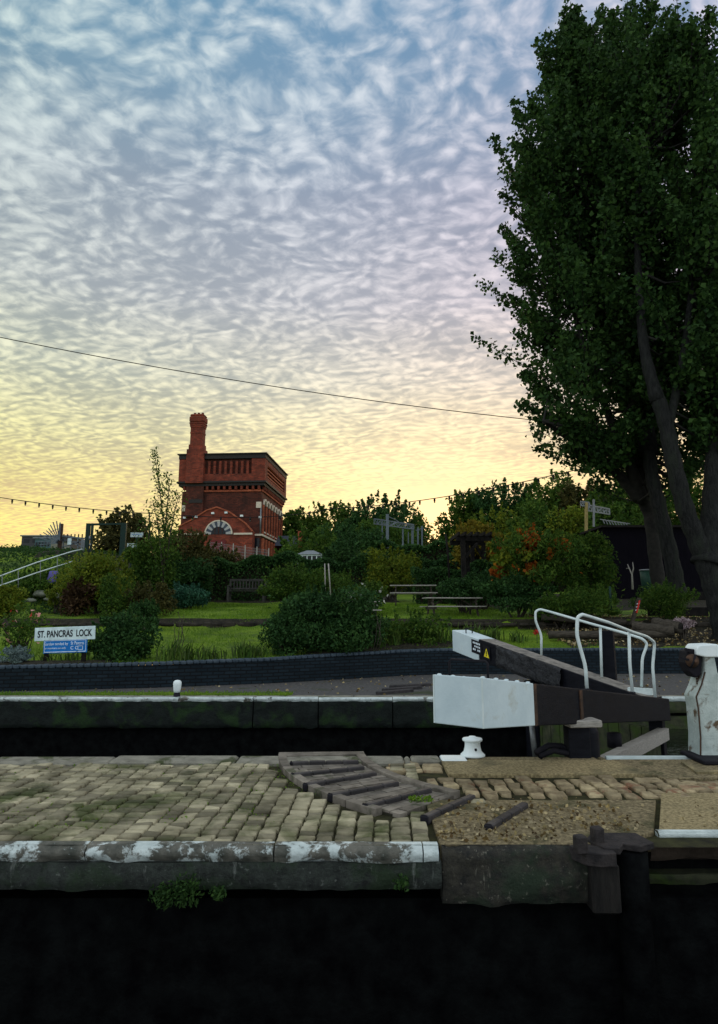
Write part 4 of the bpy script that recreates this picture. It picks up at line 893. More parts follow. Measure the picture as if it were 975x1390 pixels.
# ------------- fence in front of the tower
fy = 80.0
f = thing('mesh_fence', 'pale wire mesh fence on posts in front of the red brick tower', 'fence', (at(325, 755, fy).x, fy, 3.9))
PA, PB = at(285, 736, fy), at(365, 752, fy-3)
for k in range(6):
    t_ = k/5; p = at(285+80*t_, 734.5+t_*11, fy-3*t_); MB().box((p.x, p.y, p.z-.9), (.10, .10, 2.0)).build('fence_post', K['palewood'], f)
mm = MB()
for q in range(6): 
    a, b_ = at(285, 736+q*4.2, fy), at(365, 747+q*3.6, fy-3); mm.bar(a, b_, .025)
for q in range(50): t_ = q/49; p = at(285+80*t_, 736+t_*11, fy-3*t_); mm.bar(p, p-Vector((0, 0, 1.85)), .018)
mm.build('wire_mesh', K['grey'], f)
# ------------- small brick house right of the tower
Yh = 92
c = at(393, 735, Yh); hh = thing('brick_house', 'small brick house with slate roof between tower and trees', 'house', (c.x, c.y, 3.9))
xl, xr = at(383, 735, Yh).x, at(408, 735, Yh).x; ze, zr, zb = at(393, 740, Yh).z, at(393, 724, Yh).z, 3.9
MB().box(((xl+xr)/2, Yh+3, (zb+ze)/2), (xr-xl-.3, 6, ze-zb)).build('wall', K['darkbrick'], hh)
mm = MB(); mm.add([(xl-1, Yh-.3, ze-.1), (xr-.2, Yh-.3, ze-.1), (xr-.2, Yh+3, zr), (xl-1, Yh+3, zr), (xl-1, Yh+6.3, ze-.1), (xr-.2, Yh+6.3, ze-.1)], [(0, 1, 2, 3), (3, 2, 5, 4)]); mm.build('roof', K['slate'], hh)
MB().box((xr, Yh+1.5, (zb+zr)/2), (.55, 5, zr-zb+.4)).build('party_wall', K['orangebrick'], hh)
MB().box((xl+.8, Yh-.03, ze-.9), (.7, .1, .9)).build('window', K['glass'], hh)
# ------------- summerhouse
Ys = 50; c = at(421, 757, Ys); sh = thing('summerhouse', 'small pale framed summerhouse with low hipped roof', 'summerhouse', (c.x, Ys, at(421, 772, Ys).z))
xa, xb = at(405, 757, Ys).x, at(437, 757, Ys).x; ze, zp, zb = at(421, 753.5, Ys).z, at(421, 748, Ys).z, at(421, 775, Ys).z
mm = MB(); cx2 = (xa+xb)/2; hw = (xb-xa)/2+.12
mm.add([(cx2-hw, Ys-.7, ze), (cx2+hw, Ys-.7, ze), (cx2+hw, Ys+.9, ze), (cx2-hw, Ys+.9, ze), (cx2-.25, Ys+.1, zp+.05), (cx2+.25, Ys+.1, zp+.05)], [(0, 1, 5, 4), (1, 2, 5), (2, 3, 4, 5), (3, 0, 4), (3, 2, 1, 0)]); mm.build('roof', K['roof'], sh)
mm = MB()
for k in range(6): mm.box((xa+(xb-xa)*k/5, Ys-.55, (zb+ze)/2), (.07, .07, ze-zb))
mm.box((cx2, Ys-.55, ze-.05), (xb-xa+.1, .08, .1)); mm.box((cx2, Ys-.55, zb+.45), (xb-xa, .06, .06)); mm.build('frame', K['whiterail'], sh)
mm = MB(); mm.box((cx2, Ys-.5, (zb+ze)/2), (xb-xa-.1, .02, ze-zb-.1)); mm.build('pane', K['glass'], sh)
# ------------- railway gantries
def lattice(mb, a, b_, h, n, w=.06):
    a, b_ = Vector(a), Vector(b_); upv = Vector((0, 0, h)); mb.bar(a, b_, w); mb.bar(a+upv, b_+upv, w)
    for k in range(n):
        p, q = a+(b_-a)*k/n, a+(b_-a)*(k+1)/n
        mb.bar(p, q+upv, w*.6) if k % 2 else mb.bar(p+upv, q, w*.6); mb.bar(p, p+upv, w*.6)
    mb.bar(b_, b_+upv, w)
Yg_ = 62
gt = thing('railway_gantry', 'grey lattice railway gantry on tall posts before the distant trees', 'gantry', (at(540, 760, Yg_).x, Yg_, 3.6))
mm = MB(); lattice(mm, at(508, 711, Yg_), at(562, 718.5, Yg_+4), .45, 12, .09); lattice(mm, at(514, 705, Yg_+2), at(562, 714, Yg_+6), .01, 2, .05); mm.build('lattice_beam', K['steel'], gt)
for px, p0, yy, w in ((526, 698, Yg_, .26), (519, 705, Yg_+3, .12), (547, 716, Yg_+3, .14), (554.5, 722, Yg_+4, .10), (560, 714, Yg_+4, .22)):
    a, b_ = at(px, p0, yy), at(px, 765, yy); MB().bar(a, b_, w).build('post', K['steel'], gt)
mm = MB(); mm.bar(at(527, 715, Yg_), at(541, 708, Yg_+1), .08); mm.bar(at(527, 701, Yg_), at(540, 707, Yg_+1), .06); mm.bar(at(537, 748, Yg_), at(548, 738, Yg_+1), .08); each(mm, 'brace', K['steel'], gt)
for i, (px, p0, yy, w, lb) in enumerate(((567.5, 716, 66, .16, 'grey railway mast standing right beside the lattice gantry'), (573, 714, 70, .16, 'second slim grey railway mast right of the lattice gantry'), (592, 744, 58, .08, 'short thin pale pole between the masts and the pergola'))):
    mo = MB().bar(at(px, p0, yy), at(px, 775, yy), w).bar(at(px-3, p0+4, yy), at(px+3, p0+3, yy), w*.5).build('railway_mast', K['steel']); tag(mo, lb, 'mast')
Yr = 38
gt2 = thing('railway_gantry', 'rusty and grey gantry bracket above the dark shed at right', 'gantry', (at(800, 720, Yr).x, Yr, 3.0))
mm = MB(); lattice(mm, at(795, 685, Yr), at(827, 691, Yr+2.5), -.32, 8, .08); lattice(mm, at(788, 681, Yr), at(800, 682, Yr), -.22, 3, .06); mm.build('lattice_beam', K['grey'], gt2)
MB().bar(at(796, 682, Yr), at(796, 735, Yr), .14).build('post', plain('yellowish_steel', (.28, .22, .08), .6), gt2)
MB().bar(at(806, 678, Yr), at(806, 715, Yr), .10).build('post', K['grey'], gt2)
mm = MB(); mm.bar(at(796, 694, Yr), at(801, 686, Yr), .08); mm.bar(at(815, 705, Yr), at(855, 711, Yr+3), .05)
for k in range(9): mm.bar(at(818+k*4, 705+k*.7, Yr), at(821+k*4, 711+k*.5, Yr), .04)
mm.build('brace', K['grey'], gt2)
# ------------- dark shed behind the trunks
Yd = 33
c = at(855, 757, Yd); sd_ = thing('shed', 'large dark tarred shed behind the leaning tree trunks', 'shed', (c.x, Yd+1.5, 2.0))
xa, xb = at(822, 757, Yd).x, at(1000, 757, Yd).x; zt_, zb = at(855, 716, Yd).z, 1.8
MB().box(((xa+xb)/2, Yd+1.5, (zt_+zb)/2), (xb-xa, 3, zt_-zb)).build('wall', M2('tarred_board', (.003, .003, .005), (.007, .006, .009), 3, .9, .5, 12, stretch=(8, 8, .5), spec=.03), sd_)
MB().box(((xa+xb)/2, Yd+1.45, zt_+.04), (xb-xa+.3, 3.3, .10)).build('roof', K['darkwood'], sd_)
# ------------- distant low buildings and terrace at far left
for i, (x0p, x1p, yt, yy, mt, lb) in enumerate(((30, 92, 728, 150, 'farwall', 'low pale distant building on the skyline beyond the bank'), (48, 70, 731, 120, 'teal', 'small flat blue grey box building on the skyline'))):
    a, b_ = at(x0p, yt, yy), at(x1p, yt, yy)
    bb = thing('distant_building', lb, 'building', ((a.x+b_.x)/2, yy, 5))
    MB().box(((a.x+b_.x)/2, yy+4, (a.z+4)/2), (b_.x-a.x, 8, a.z-4)).build('wall', K[mt], bb)
    MB().box(((a.x+b_.x)/2, yy+4, a.z+.12), (b_.x-a.x+.6, 8.6, .24)).build('roof_edge', K['roof'], bb)
    m2 = MB()
    for k in range(5): m2.box((a.x+(b_.x-a.x)*(k+.6)/5.4, yy-.03, a.z-1.0), ((b_.x-a.x)/9, .08, .7))
    each(m2, 'window', K['glass'], bb)
# ------------- gate frame, fan fence, rail gate, rails, notice boards
Yk = 36
def vb(mb, px, p0, p1, yy, w, d=None): 
    a, b_ = at(px, p0, yy), at(px, p1, yy); mb.box(((a.x+b_.x)/2, yy, (a.z+b_.z)/2), (w, d or w, a.z-b_.z))
gf = thing('gate_frame', 'dark green open metal gateway frame at the top of the ramp', 'gateway', (at(143, 745, Yk).x, Yk, at(143, 750, Yk).z))
for px, w, p1 in ((119, .20, 752), (124.5, .09, 752), (167, .28, 760)): mm = MB(); vb(mm, px, 710.5, p1, Yk, w, .15); mm.build('post', K['darkgreen'], gf)
mm = MB(); a, b_ = at(123, 712, Yk), at(170, 711, Yk); mm.bar(a, b_, .12, .10); mm.build('lintel', K['darkgreen'], gf)
mm = MB(); mm.tube([at(122, 728, Yk-.1), at(122, 733, Yk-.1)], .05, 8); mm.tube([at(122.5, 738, Yk-.1), at(122.5, 741, Yk-.1)], .05, 8); each(mm, 'lock_box', K['grey'], gf)
ff = thing('fan_fence', 'fan shaped spiked metal guard fixed to a brown post', 'fence', (at(82, 745, 37).x, 37, at(82, 748, 37).z))
mm = MB(); vb(mm, 82, 711, 750, 37, .17); mm.build('post', K['rust'], ff)
ctr = at(81, 737, 36.6)
for k in range(11):
    a = R(93+k*9.2); l = (.98+.10*math.sin(k))*1.12; d = Vector((math.cos(a), 0, math.sin(a)))
    MB().bar(ctr+d*.12, ctr+d*l, .06, .04).build('spike', K['steel'], ff)
mm = MB()
for rr in (.45, .75): mm.tube([ctr+Vector((math.cos(R(a)), -.03, math.sin(R(a))))*rr for a in range(95, 188, 8)], .015, 6)
mm.build('hoop', K['steel'], ff)
fg = thing('field_gate', 'low barred metal gate with pale notice between post and gateway', 'gate', (at(100, 748, 37).x, 37, at(100, 750, 37).z))
mm = MB(); mm.bar(at(83, 728, 37), at(117, 731, 37), .07); mm.bar(at(83, 734, 37), at(117, 737, 37), .05); mm.bar(at(84, 743, 37), at(117, 733, 37), .05); mm.bar(at(84, 732, 37), at(117, 744, 37), .05)
for k in range(4): mm.bar(at(86+k*10, 729, 37), at(86+k*10, 747, 37), .05)
mm.build('bars', K['steel'], fg)
mm = MB()
for k in range(6): p = at(87+k*5, 725, 37.2); mm.bar(p, p-Vector((0, 0, .28)), .05)
each(mm, 'spike', K['rust'], fg)
a = at(94.5, 735, 36.9); MB().box(a, (.20, .03, .34)).build('notice', K['sign'], fg)
a = at(113, 742, 36.8); MB().box(a, (.25, .03, .75)).build('pale_panel', K['roof'], fg)
hr = thing('ramp_handrail', 'pair of white sloping handrails climbing the ramp on the left', 'handrail', (at(50, 790, 30).x, 30, 2.0))
r1 = [at(-30, 792, 24.5), at(0, 782, 25), at(50, 763.5, 26), at(98, 748.5, 27), at(112, 745.5, 27.4)]; r2 = [at(-30, 806, 24.5), at(0, 795, 25), at(50, 777.5, 26), at(100, 761.5, 27)]
rail('upper_rail', r1, .022, K['whiterail'], hr); rail('lower_rail', r2, .022, K['whiterail'], hr)
for px, p0, p1, yy in ((3, 780, 815, 25), (25, 772, 806, 25.5), (55, 762, 792, 26.1), (78, 755, 780, 26.6)): MB().tube([at(px, p0, yy), at(px, p1, yy)], .014, 8).build('rail_post', K['grey'], hr)
for i, (px, py, w, h, lb) in enumerate(((186, 726, 17, 6.2, 'upper narrow pale notice board hung among the leaves'), (179, 740.5, 12.5, 6, 'lower small pale notice board with dark marks'))):
    a, b_ = at(px-w/2, py, 29.5), at(px+w/2, py, 29.5); nb = thing('notice_board', lb, 'sign', (a.x+(b_.x-a.x)/2, 29.5, at(px, 775, 29.5).z))
    zz = at(px, py-h/2, 29.5).z-at(px, py+h/2, 29.5).z
    MB().box(((a.x+b_.x)/2, 29.5, a.z), (b_.x-a.x, .03, zz)).build('board', plain('pale_board', (.40, .48, .48), .6), nb)
    m2 = MB()
    for k in range(5): m2.box((a.x+.05+(b_.x-a.x-.1)*(k+.5)/5, 29.48, a.z+(.02 if i == 0 else random.uniform(-.04, .04))), ((b_.x-a.x)/9, .006, .02 if i == 0 else .05))
    m2.build('lettering', K['signblue'] if i == 0 else K['signblack'], nb)
    MB().bar(((a.x+b_.x)/2, 29.53, a.z), ((a.x+b_.x)/2, 29.53, at(px, 790, 29.5).z), .05).build('post', K['darkgreen'], nb)
pl_ = MB().tube([at(203, 695, 30), at(203, 790, 30)], [.03, .045], 8).build('pole', K['darkwood']); tag(pl_, 'thin dark pole holding the string lights left of the tower', 'pole')
# ------------- string lights and overhead cable
def catenary(pts, sag=0): return pts
def string_lights(label, P, bulbs, yf):
    """P: list of (px,py); yf depth function"""
    r_ = thing('string_lights', label, 'string lights', at(P[0][0], P[0][1], yf(P[0][0])))
    xs_ = [p[0] for p in P]; ys_ = [p[1] for p in P]
    def yy(px):
        # smooth quadratic through the knots
        return float(np.interp(px, fx, fy_))
    co = np.polyfit(xs_, ys_, min(3, len(xs_)-1)); fx = np.linspace(xs_[0], xs_[-1], 60); fy_ = np.polyval(co, fx)
    MB().tube([at(x, y, yf(x)) for x, y in zip(fx, fy_)], .018, 6).build('cord', K['cord'], r_)
    for px in bulbs:
        p = at(px, yy(px), yf(px))
        m2 = MB(); m2.lathe(p-Vector((0, 0, .13)), [(.036, 0), (.044, .05), (.038, .13), (.014, .14)], 8); bo = m2.build('bulb_holder', K['cord'], r_)
        m3 = MB(); m3.lathe(p-Vector((0, 0, .20)), [(.0, 0), (.026, .012), (.036, .035), (.028, .07)], 8); m3.build('bulb', K['bulb'], bo)
string_lights('festoon string of unlit bulbs across the yellow sky at far left', [(-60, 666), (0, 675), (60, 684), (110, 690), (150, 693), (203, 697)], [-20, -1, 17, 35, 53.5, 72, 90, 108, 127, 145, 163, 181], lambda px: 30)
string_lights('festoon string of unlit bulbs rising to the big tree at right', [(455, 690), (500, 687), (545, 683), (600, 674.5), (650, 666.5), (700, 656), (760, 643), (820, 629), (880, 614)], [480, 500, 520, 538, 556, 570, 590, 610, 629, 650, 670, 690, 710, 731, 751, 771, 792, 812], lambda px: 30-(px-455)*.010)
string_lights('slack length of festoon cord passing before the red tower', [(203, 697), (245, 699), (330, 703), (400, 698), (455, 690)], [222, 262, 300, 340, 380, 420], lambda px: 30)
cx3 = np.linspace(-120, 960, 50); cy3 = np.polyval(np.polyfit([0, 120, 360, 500, 720], [458, 481, 522.5, 543.5, 569.5], 2), cx3)
oc = MB().tube([at(x, y, 26+x*.002) for x, y in zip(cx3, cy3)], .017, 6).build('overhead_cable', K['cord']); tag(oc, 'single thin overhead cable sagging across the cloudy sky', 'cable')
# ================================================================== GARDEN FURNITURE
def text_mesh(txt, size, mat, name, parent, M, extrude=.002, width=None, bold=0.0):
    cu = bpy.data.curves.new('t', 'FONT'); cu.body = txt; cu.size = size; cu.extrude = extrude; cu.align_x = 'CENTER'; cu.align_y = 'CENTER'; cu.offset = bold
    to = bpy.data.objects.new('t', cu); C.objects.link(to); bpy.context.view_layer.update()
    me = bpy.data.meshes.new_from_object(to.evaluated_get(bpy.context.evaluated_depsgraph_get())); bpy.data.objects.remove(to)
    xs_ = [v.co.x for v in me.vertices]; w = max(xs_)-min(xs_); k = (width/w) if width else 1
    inv = WM[parent].inverted() @ M
    for v in me.vertices: v.co = inv @ Vector((v.co.x*k, v.co.y, v.co.z))
    me.materials.clear(); me.materials.append(mat); me.name = name
    o = bpy.data.objects.new(name, me); C.objects.link(o); o.parent = parent; WM[o] = WM[parent]; return o
Yn = 15.45
a, b_ = at(47.5, 861.5, Yn), at(129.5, 858.5, Yn); cxs = (a+b_)/2; w = (b_-a).length; hs = .285
sg = thing('lock_sign', 'white board reading ST. PANCRAS LOCK over a blue notice on short dark posts', 'sign', (cxs.x, Yn, .3))
tilt = math.atan2(b_.z-a.z, b_.x-a.x)
SM = Matrix.Translation(cxs) @ Matrix.Rotation(-tilt, 4, 'Y')
MB(SM).box((0, 0, 0), (w, .03, hs), ch=.006).build('name_board', K['sign'], sg)
text_mesh('ST. PANCRAS  LOCK', .20, K['signblack'], 'lettering', sg, SM @ Matrix.Translation((.0, -.018, -.005)) @ Matrix.Rotation(R(90), 4, 'X'), width=w*.90, bold=.0045)
cb = (at(59.5, 878, Yn)+at(118.5, 876.5, Yn))/2; wb = (at(118.5, 877, Yn)-at(59.5, 877, Yn)).length; BM = Matrix.Translation(cb) @ Matrix.Rotation(-tilt*.8, 4, 'Y')
MB(BM).box((0, 0, 0), (wb, .03, .285), ch=.006).build('blue_board', K['signblue'], sg)
bm_ = MB(BM)
for dx, dz, ww, hh_ in ((0, .125, wb-.05, .008), (0, -.115, wb-.05, .014), (-wb/2+.025, 0, .008, .24), (wb/2-.025, 0, .008, .24)): bm_.box((dx, -.018, dz), (ww, .004, hh_))
bm_.build('border', K['ink'], sg)
XR = Matrix.Rotation(R(90), 4, 'X')
text_mesh('Garden tended by', .085, K['ink'], 'lettering', sg, BM @ Matrix.Translation((-.20, -.018, .055)) @ XR, width=wb*.55)
text_mesh('St Pancras', .10, K['ink'], 'lettering', sg, BM @ Matrix.Translation((.265, -.018, .062)) @ XR, width=wb*.30)
text_mesh('for members use only', .055, K['ink'], 'lettering', sg, BM @ Matrix.Translation((-.22, -.018, -.035)) @ XR, width=wb*.5)
text_mesh('C C', .10, K['ink'], 'lettering', sg, BM @ Matrix.Translation((.20, -.018, -.04)) @ XR)
m_ = MB(BM)
for dx, dz, ww, hh_ in ((.33, -.0, .10, .01), (.33, -.08, .10, .01), (.28, -.04, .01, .09), (.38, -.04, .01, .09)): m_.box((dx, -.018, dz), (ww, .004, hh_))
m_.build('emblem', K['ink'], sg)
for px in (64, 115): p = at(px, 880, Yn+.06); MB().box((p.x, Yn+.05, .62), (.09, .06, .72)).build('post', K['darkwood'], sg)
# --- dark bench
Yb_ = 29.5
def foot(px, Yv): x = at(px, 820, Yv).x; return x, hz(x, Yv)
xa, _ = foot(309, Yb_); xb, _ = foot(360, Yb_); zb = at(330, 817, Yb_).z
bn = thing('park_bench', 'dark wooden slatted garden bench on the upper lawn before the hedge', 'bench', ((xa+xb)/2, Yb_, zb))
cx2 = (xa+xb)/2; wd = xb-xa
mm = MB()
for k in range(4): mm.box((cx2, Yb_-.05-k*.12+.2, zb+.45), (wd, .10, .03))
mm.build('seat', K['benchwood'], bn)
mm = MB(); mm.box((cx2, Yb_+.30, zb+.92), (wd, .05, .09)); mm.box((cx2, Yb_+.28, zb+.56), (wd, .05, .07))
for k in range(12): mm.box((cx2-wd/2+wd*(k+.5)/12, Yb_+.29, zb+.74), (.05, .03, .32))
mm.build('backrest', K['benchwood'], bn)
for s_ in (-1, 1):
    for yy in (-.25, .28): MB().box((cx2+s_*(wd/2-.05), Yb_+yy, zb+(.32 if yy < 0 else .46)), (.08, .08, .64 if yy < 0 else .94)).build('leg', K['benchwood'], bn)
    MB().box((cx2+s_*(wd/2-.05), Yb_, zb+.66), (.09, .62, .04)).build('armrest', K['benchwood'], bn)
# --- picnic tables
def picnic(px0, px1, py_top, py_foot, Yv, rz, label):
    x0, x1 = at(px0, py_top, Yv).x, at(px1, py_top, Yv).x; zt_ = at((px0+px1)/2, py_top, Yv).z; z0_ = zt_-.74
    r_ = thing('picnic_table', label, 'picnic table', ((x0+x1)/2, Yv+.4, z0_), rz, 'silvered picnic tables on the lawn'); W_ = (x1-x0)
    T_ = WM[r_]
    mm = MB(T_)
    for k in range(5): mm.box((0, -.30+k*.15, .725), (W_, .14, .035), ch=.006)
    mm.build('tabletop', K['palewood'], r_)
    for s_ in (-1, 1): 
        mm = MB(T_); mm.box((0, s_*.66-.07, .44), (W_, .13, .035), ch=.006).box((0, s_*.66+.07, .44), (W_, .13, .035), ch=.006); mm.build('bench_seat', K['palewood'], r_)
        e = s_*(W_/2-.22)
        for q in (-1, 1): MB(T_).bar((e, q*.22, .70), (e, q*.58, 0), .05, .09).build('leg', K['wood'], r_)
        MB(T_).box((e, 0, .39), (.045, 1.5, .09)).box((e, 0, .67), (.045, .72, .08)).build('cross_bar', K['wood'], r_)
        MB(T_).bar((e, 0, .42), (e-s_*.45, 0, .69), .06, .05).build('brace', K['wood'], r_)
picnic(577, 655, 811, 832, 23.6, R(7), 'nearer silvered picnic table above the raised white beam tip')
picnic(530, 594, 794, 822, 26.2, R(-3), 'farther silvered picnic table left of the other by the dark hedge')
picnic(463, 517, 816, 840, 23.8, R(2), 'silvered picnic table half hidden behind the big round bush')
# --- pergola
Yp_ = 29
def hp_(px, Yv): return hz(at(px, 800, Yv).x, Yv)
pg = thing('pergola', 'dark timber pergola with flat top and knee braces by the orange leaved shrub', 'pergola', (at(645, 790, Yp_).x, Yp_+.8, hp_(645, Yp_)))
zt_ = at(645, 731, Yp_).z
for px, yy in ((628, Yp_), (634, Yp_+.3), (656, Yp_+1.9), (641, Yp_+2)): a = at(px, 731, yy); MB().box((a.x, yy, (zt_+hp_(px, yy))/2-.1), (.17, .17, zt_-hp_(px, yy)+.2)).build('post', K['darkwood'], pg)
mm = MB()
for yy in (Yp_, Yp_+1.9): a, b_ = at(619, 733, Yp_), at(668, 733, Yp_); mm.box(((a.x+b_.x)/2, yy, zt_), (b_.x-a.x, .12, .20))
for k in range(6): a = at(622+k*8.5, 731, Yp_); mm.box((a.x, Yp_+.95, zt_+.17), (.08, 2.7, .15))
mm.build('top_frame', K['darkwood'], pg)
mm = MB(); mm.bar(at(632, 757, Yp_), at(648, 737, Yp_), .12); mm.bar(at(656, 757, Yp_+1.9), at(644, 737, Yp_+1.9), .12); each(mm, 'brace', K['darkwood'], pg)
# pole left of pergola, slim
o = MB().tube([at(605, 725, 28), at(608, 750, 28), at(611, 800, 28)], .04, 8).build('pole', K['darkwood']); tag(o, 'slim leaning dark pole just left of the pergola', 'pole')
# bin / water butt by the shed
Yw = 29; a = at(879, 774, Yw)
bb = thing('water_butt', 'dark green water butt with pale rim beside the leaning trunks', 'water butt', (a.x, Yw, a.z-.9))
MB().lathe((a.x, Yw, a.z-.95), [(.24, 0), (.29, .5), (.31, .93)], 20).build('body', K['bin'], bb); MB().lathe((a.x, Yw, a.z-.03), [(.33, 0), (.33, .05), (.30, .06)], 20).build('lid', K['grey'], bb)
# bare pale branch
a = at(857, 795, 27)
mm = MB(); mm.tube([at(859, 800, 27), at(858, 780, 27), at(852, 766, 27)], [.04, .03, .012], 6); mm.tube([at(858, 780, 27), at(860, 772, 27), at(859, 763, 27)], [.025, .02, .01], 6); mm.tube([at(857, 776, 27), at(853, 771, 27), at(850, 772, 27)], [.02, .015, .008], 6)
tag(mm.build('bare_branch', K['palewood']), 'bare pale forked branch standing before the dark shed', 'branch')
# leaning marker with red band
Yq = 21; mk = thing('marker_post', 'short leaning timber post with red panel beside the cut logs', 'post', at(858, 845, Yq))
mm = MB(); mm.bar(at(857, 848, Yq), at(868, 812, Yq), .14, .08); mm.build('post', K['wood'], mk)
mm = MB(); mm.bar(at(863.6, 832, Yq-.06), at(867.6, 815, Yq-.06), .13, .03); po = mm.build('red_panel', K['red'], mk)
mm = MB(); 
for t_ in (.25, .5, .75): p = at(863.6+4*t_, 832-17*t_, Yq-.085); mm.box(p, (.10, .006, .02), ry=R(-15))
mm.build('panel_marks', K['ink'], po)
# green stake
o = MB().tube([at(828, 796, 21), at(829.5, 828, 21)], .035, 8).build('stake', K['darkgreen']); tag(o, 'thin green stake standing in the long grass', 'stake')
# logs
def log(pa, pb, ya, yb, r_, label):
    a, b_ = at(*pa, ya), at(*pb, yb); n = 8
    pts = [a+(b_-a)*k/n+Vector((0, 0, .015*math.sin(k*1.7))) for k in range(n+1)]
    g_ = thing('log', label, 'log', (a+b_)/2-Vector((0, 0, r_)), 0, None)
    MB().tube(pts, [r_*(.94+.1*random.random()) for _ in pts], 12).build('trunk_piece', K['wood'], g_)
    e = (b_-a).normalized(); MB().tube([b_+e*.002, b_+e*.01], r_*.85, 12).build('cut_end', K['darkwood'], g_)
log((888, 846), (924, 852), 20.4, 19.8, .17, 'pale cut log with dark hollow end beside the pink heather')
log((858, 850), (915, 857), 20.0, 19.6, .14, 'split pale log lying in front of the hollow one')
log((735, 838), (850, 845), 21.6, 21.2, .10, 'long thin log edging the bed behind the white handrails')
log((745, 862), (912, 860), 19.9, 19.7, .11, 'longest weathered log edging the soil behind the gate')
# bricks/stone edging of terrace
te = thing('terrace_edging', 'low line of rough dark stones along the step between the two lawns', 'edging', (0, 22, 1.1)); mm = MB(); x = -17
while x < 12:
    l = random.uniform(.2, .5); mm.box((x, 21.95+random.uniform(-.05, .05), hz(x, 22.0)+.02), (l, .2, random.uniform(.08, .18)), rz=random.uniform(-.2, .2), ch=.04); x += l*.98
mm.build('stones', M2('dark_rough_stone', (.010, .009, .007), (.04, .034, .025), 5, .9, .8, 25, island=.4), te)
# sleepers right
for i, (pa, pb, yy, lb) in enumerate((((880, 805), (960, 806), 24.5, 'upper dark timber sleeper step below the leaning trunks'), ((880, 826), (960, 828), 22.8, 'lower dark timber sleeper step below the leaning trunks'))):
    a, b_ = at(*pa, yy), at(*pb, yy); tag(MB().box(((a.x+b_.x)/2, yy, a.z-.1), (b_.x-a.x, .2, .28), ch=.015).build('sleeper', K['darkwood']), lb, 'sleeper')
# rocks in left rockery
for i, (px, py, yy, s, lb) in enumerate(((57, 806, 26, .22, 'largest grey green boulder in the left rockery'), (67, 813, 25.4, .13, 'small pale stone below the boulders in the left rockery'), (84, 809, 25.8, .2, 'dark rounded boulder right of the largest one'), (96, 806, 26, .12, 'pale flat stone beside the bronze cordyline'), (42, 815, 25.2, .13, 'leftmost half buried stone of the rockery'))):
    c = at(px, py, yy); bm = MB(); n1, n2 = 14, 9; vs = []
    for j in range(n2+1):
        for k in range(n1):
            th_, ph = math.pi*j/n2, 2*math.pi*k/n1; d = Vector((math.sin(th_)*math.cos(ph)*1.5, math.sin(th_)*math.sin(ph), math.cos(th_)*.6))
            q = 1+.25*mn.noise(d*1.7+Vector((i*3, 0, 0))); vs.append(c+d*s*q)
    fs = [(j*n1+k, j*n1+(k+1) % n1, (j+1)*n1+(k+1) % n1, (j+1)*n1+k) for j in range(n2) for k in range(n1)]
    tag(bm.add(vs, [f[::-1] for f in fs], True).build('boulder', M2('boulder_%d' % i, (.07, .085, .06), (.20, .21, .17), 3, .85, .6, 25, c3=(.04, .06, .02), sc3=2)), lb, 'boulder')
# cloth covered heap
a = at(73, 779, 26.5); tag(MB().lathe((a.x, a.y, a.z-.5), [(.2, .1), (.22, .3), (.17, .55), (.14, .6), (0, .62)], 14).build('water_tub', K['purple']), 'blue violet tub standing in the planting below the handrails', 'tub')
# ================================================================== VEGETATION
def shrub(name, label, px, pt, pb, hw, Yv, mat, n, size, cat='shrub', k=22, depth=None, group=None, extra=None, aspect=.55, low=-.95, stems=True, squash=1.0):
    """a bush whose crown spans rows pt..pb and px+-hw at depth Yv"""
    c = at(px, (pt+pb)/2, Yv); ztop = at(px, pt, Yv).z; zbot = min(at(px, pb, Yv).z, 99); rx = (at(px+hw, pt, Yv).x-at(px-hw, pt, Yv).x)/2
    rz_ = (ztop-zbot)/2; ry = depth or rx*.8
    gz_ = min(zbot, hz(c.x, Yv)+.0); gz_ = max(gz_, zbot-1.5)
    r_ = thing(name, label, cat, (c.x, Yv, gz_), 0, group)
    P, cs = crown_pts((c.x, Yv, (ztop+zbot)/2), (rx, ry, rz_), n, k, low=low)
    P = P[P[:, 2] > gz_-.02]
    leaves_mesh('foliage', P, size, L[mat], r_, aspect=aspect)
    if extra:
        for em, frac, es, enm in extra:
            m = int(n*frac); Q = ell(m, (c.x, Yv, (ztop+zbot)/2), (rx*.95, ry*.95, rz_*.95), .6) if em not in ('orange', 'yel') else crown_pts((c.x, Yv, (ztop+zbot)/2), (rx*1.04, ry*1.04, rz_*1.04), m, 8, sub=.24)[0]; Q = Q[Q[:, 2] > gz_+.05]
            leaves_mesh(enm, Q, es, L[em], r_, aspect=.9)
    if stems:
        mm = MB()
        for q in cs[:9]:
            b0 = Vector((c.x+random.uniform(-.12, .12)*rx, Yv+random.uniform(-.1, .1)*ry, gz_-.05)); m1 = b0.lerp(Vector(q), .5)+Vector((random.uniform(-.1, .1)*rx, 0, .1*rz_))
            mm.tube([b0, m1, Vector(q)], [.03+.015*rz_, .02+.008*rz_, .008], 5, cap=False)
        mm.build('stems', K['wood'], r_)
    return r_
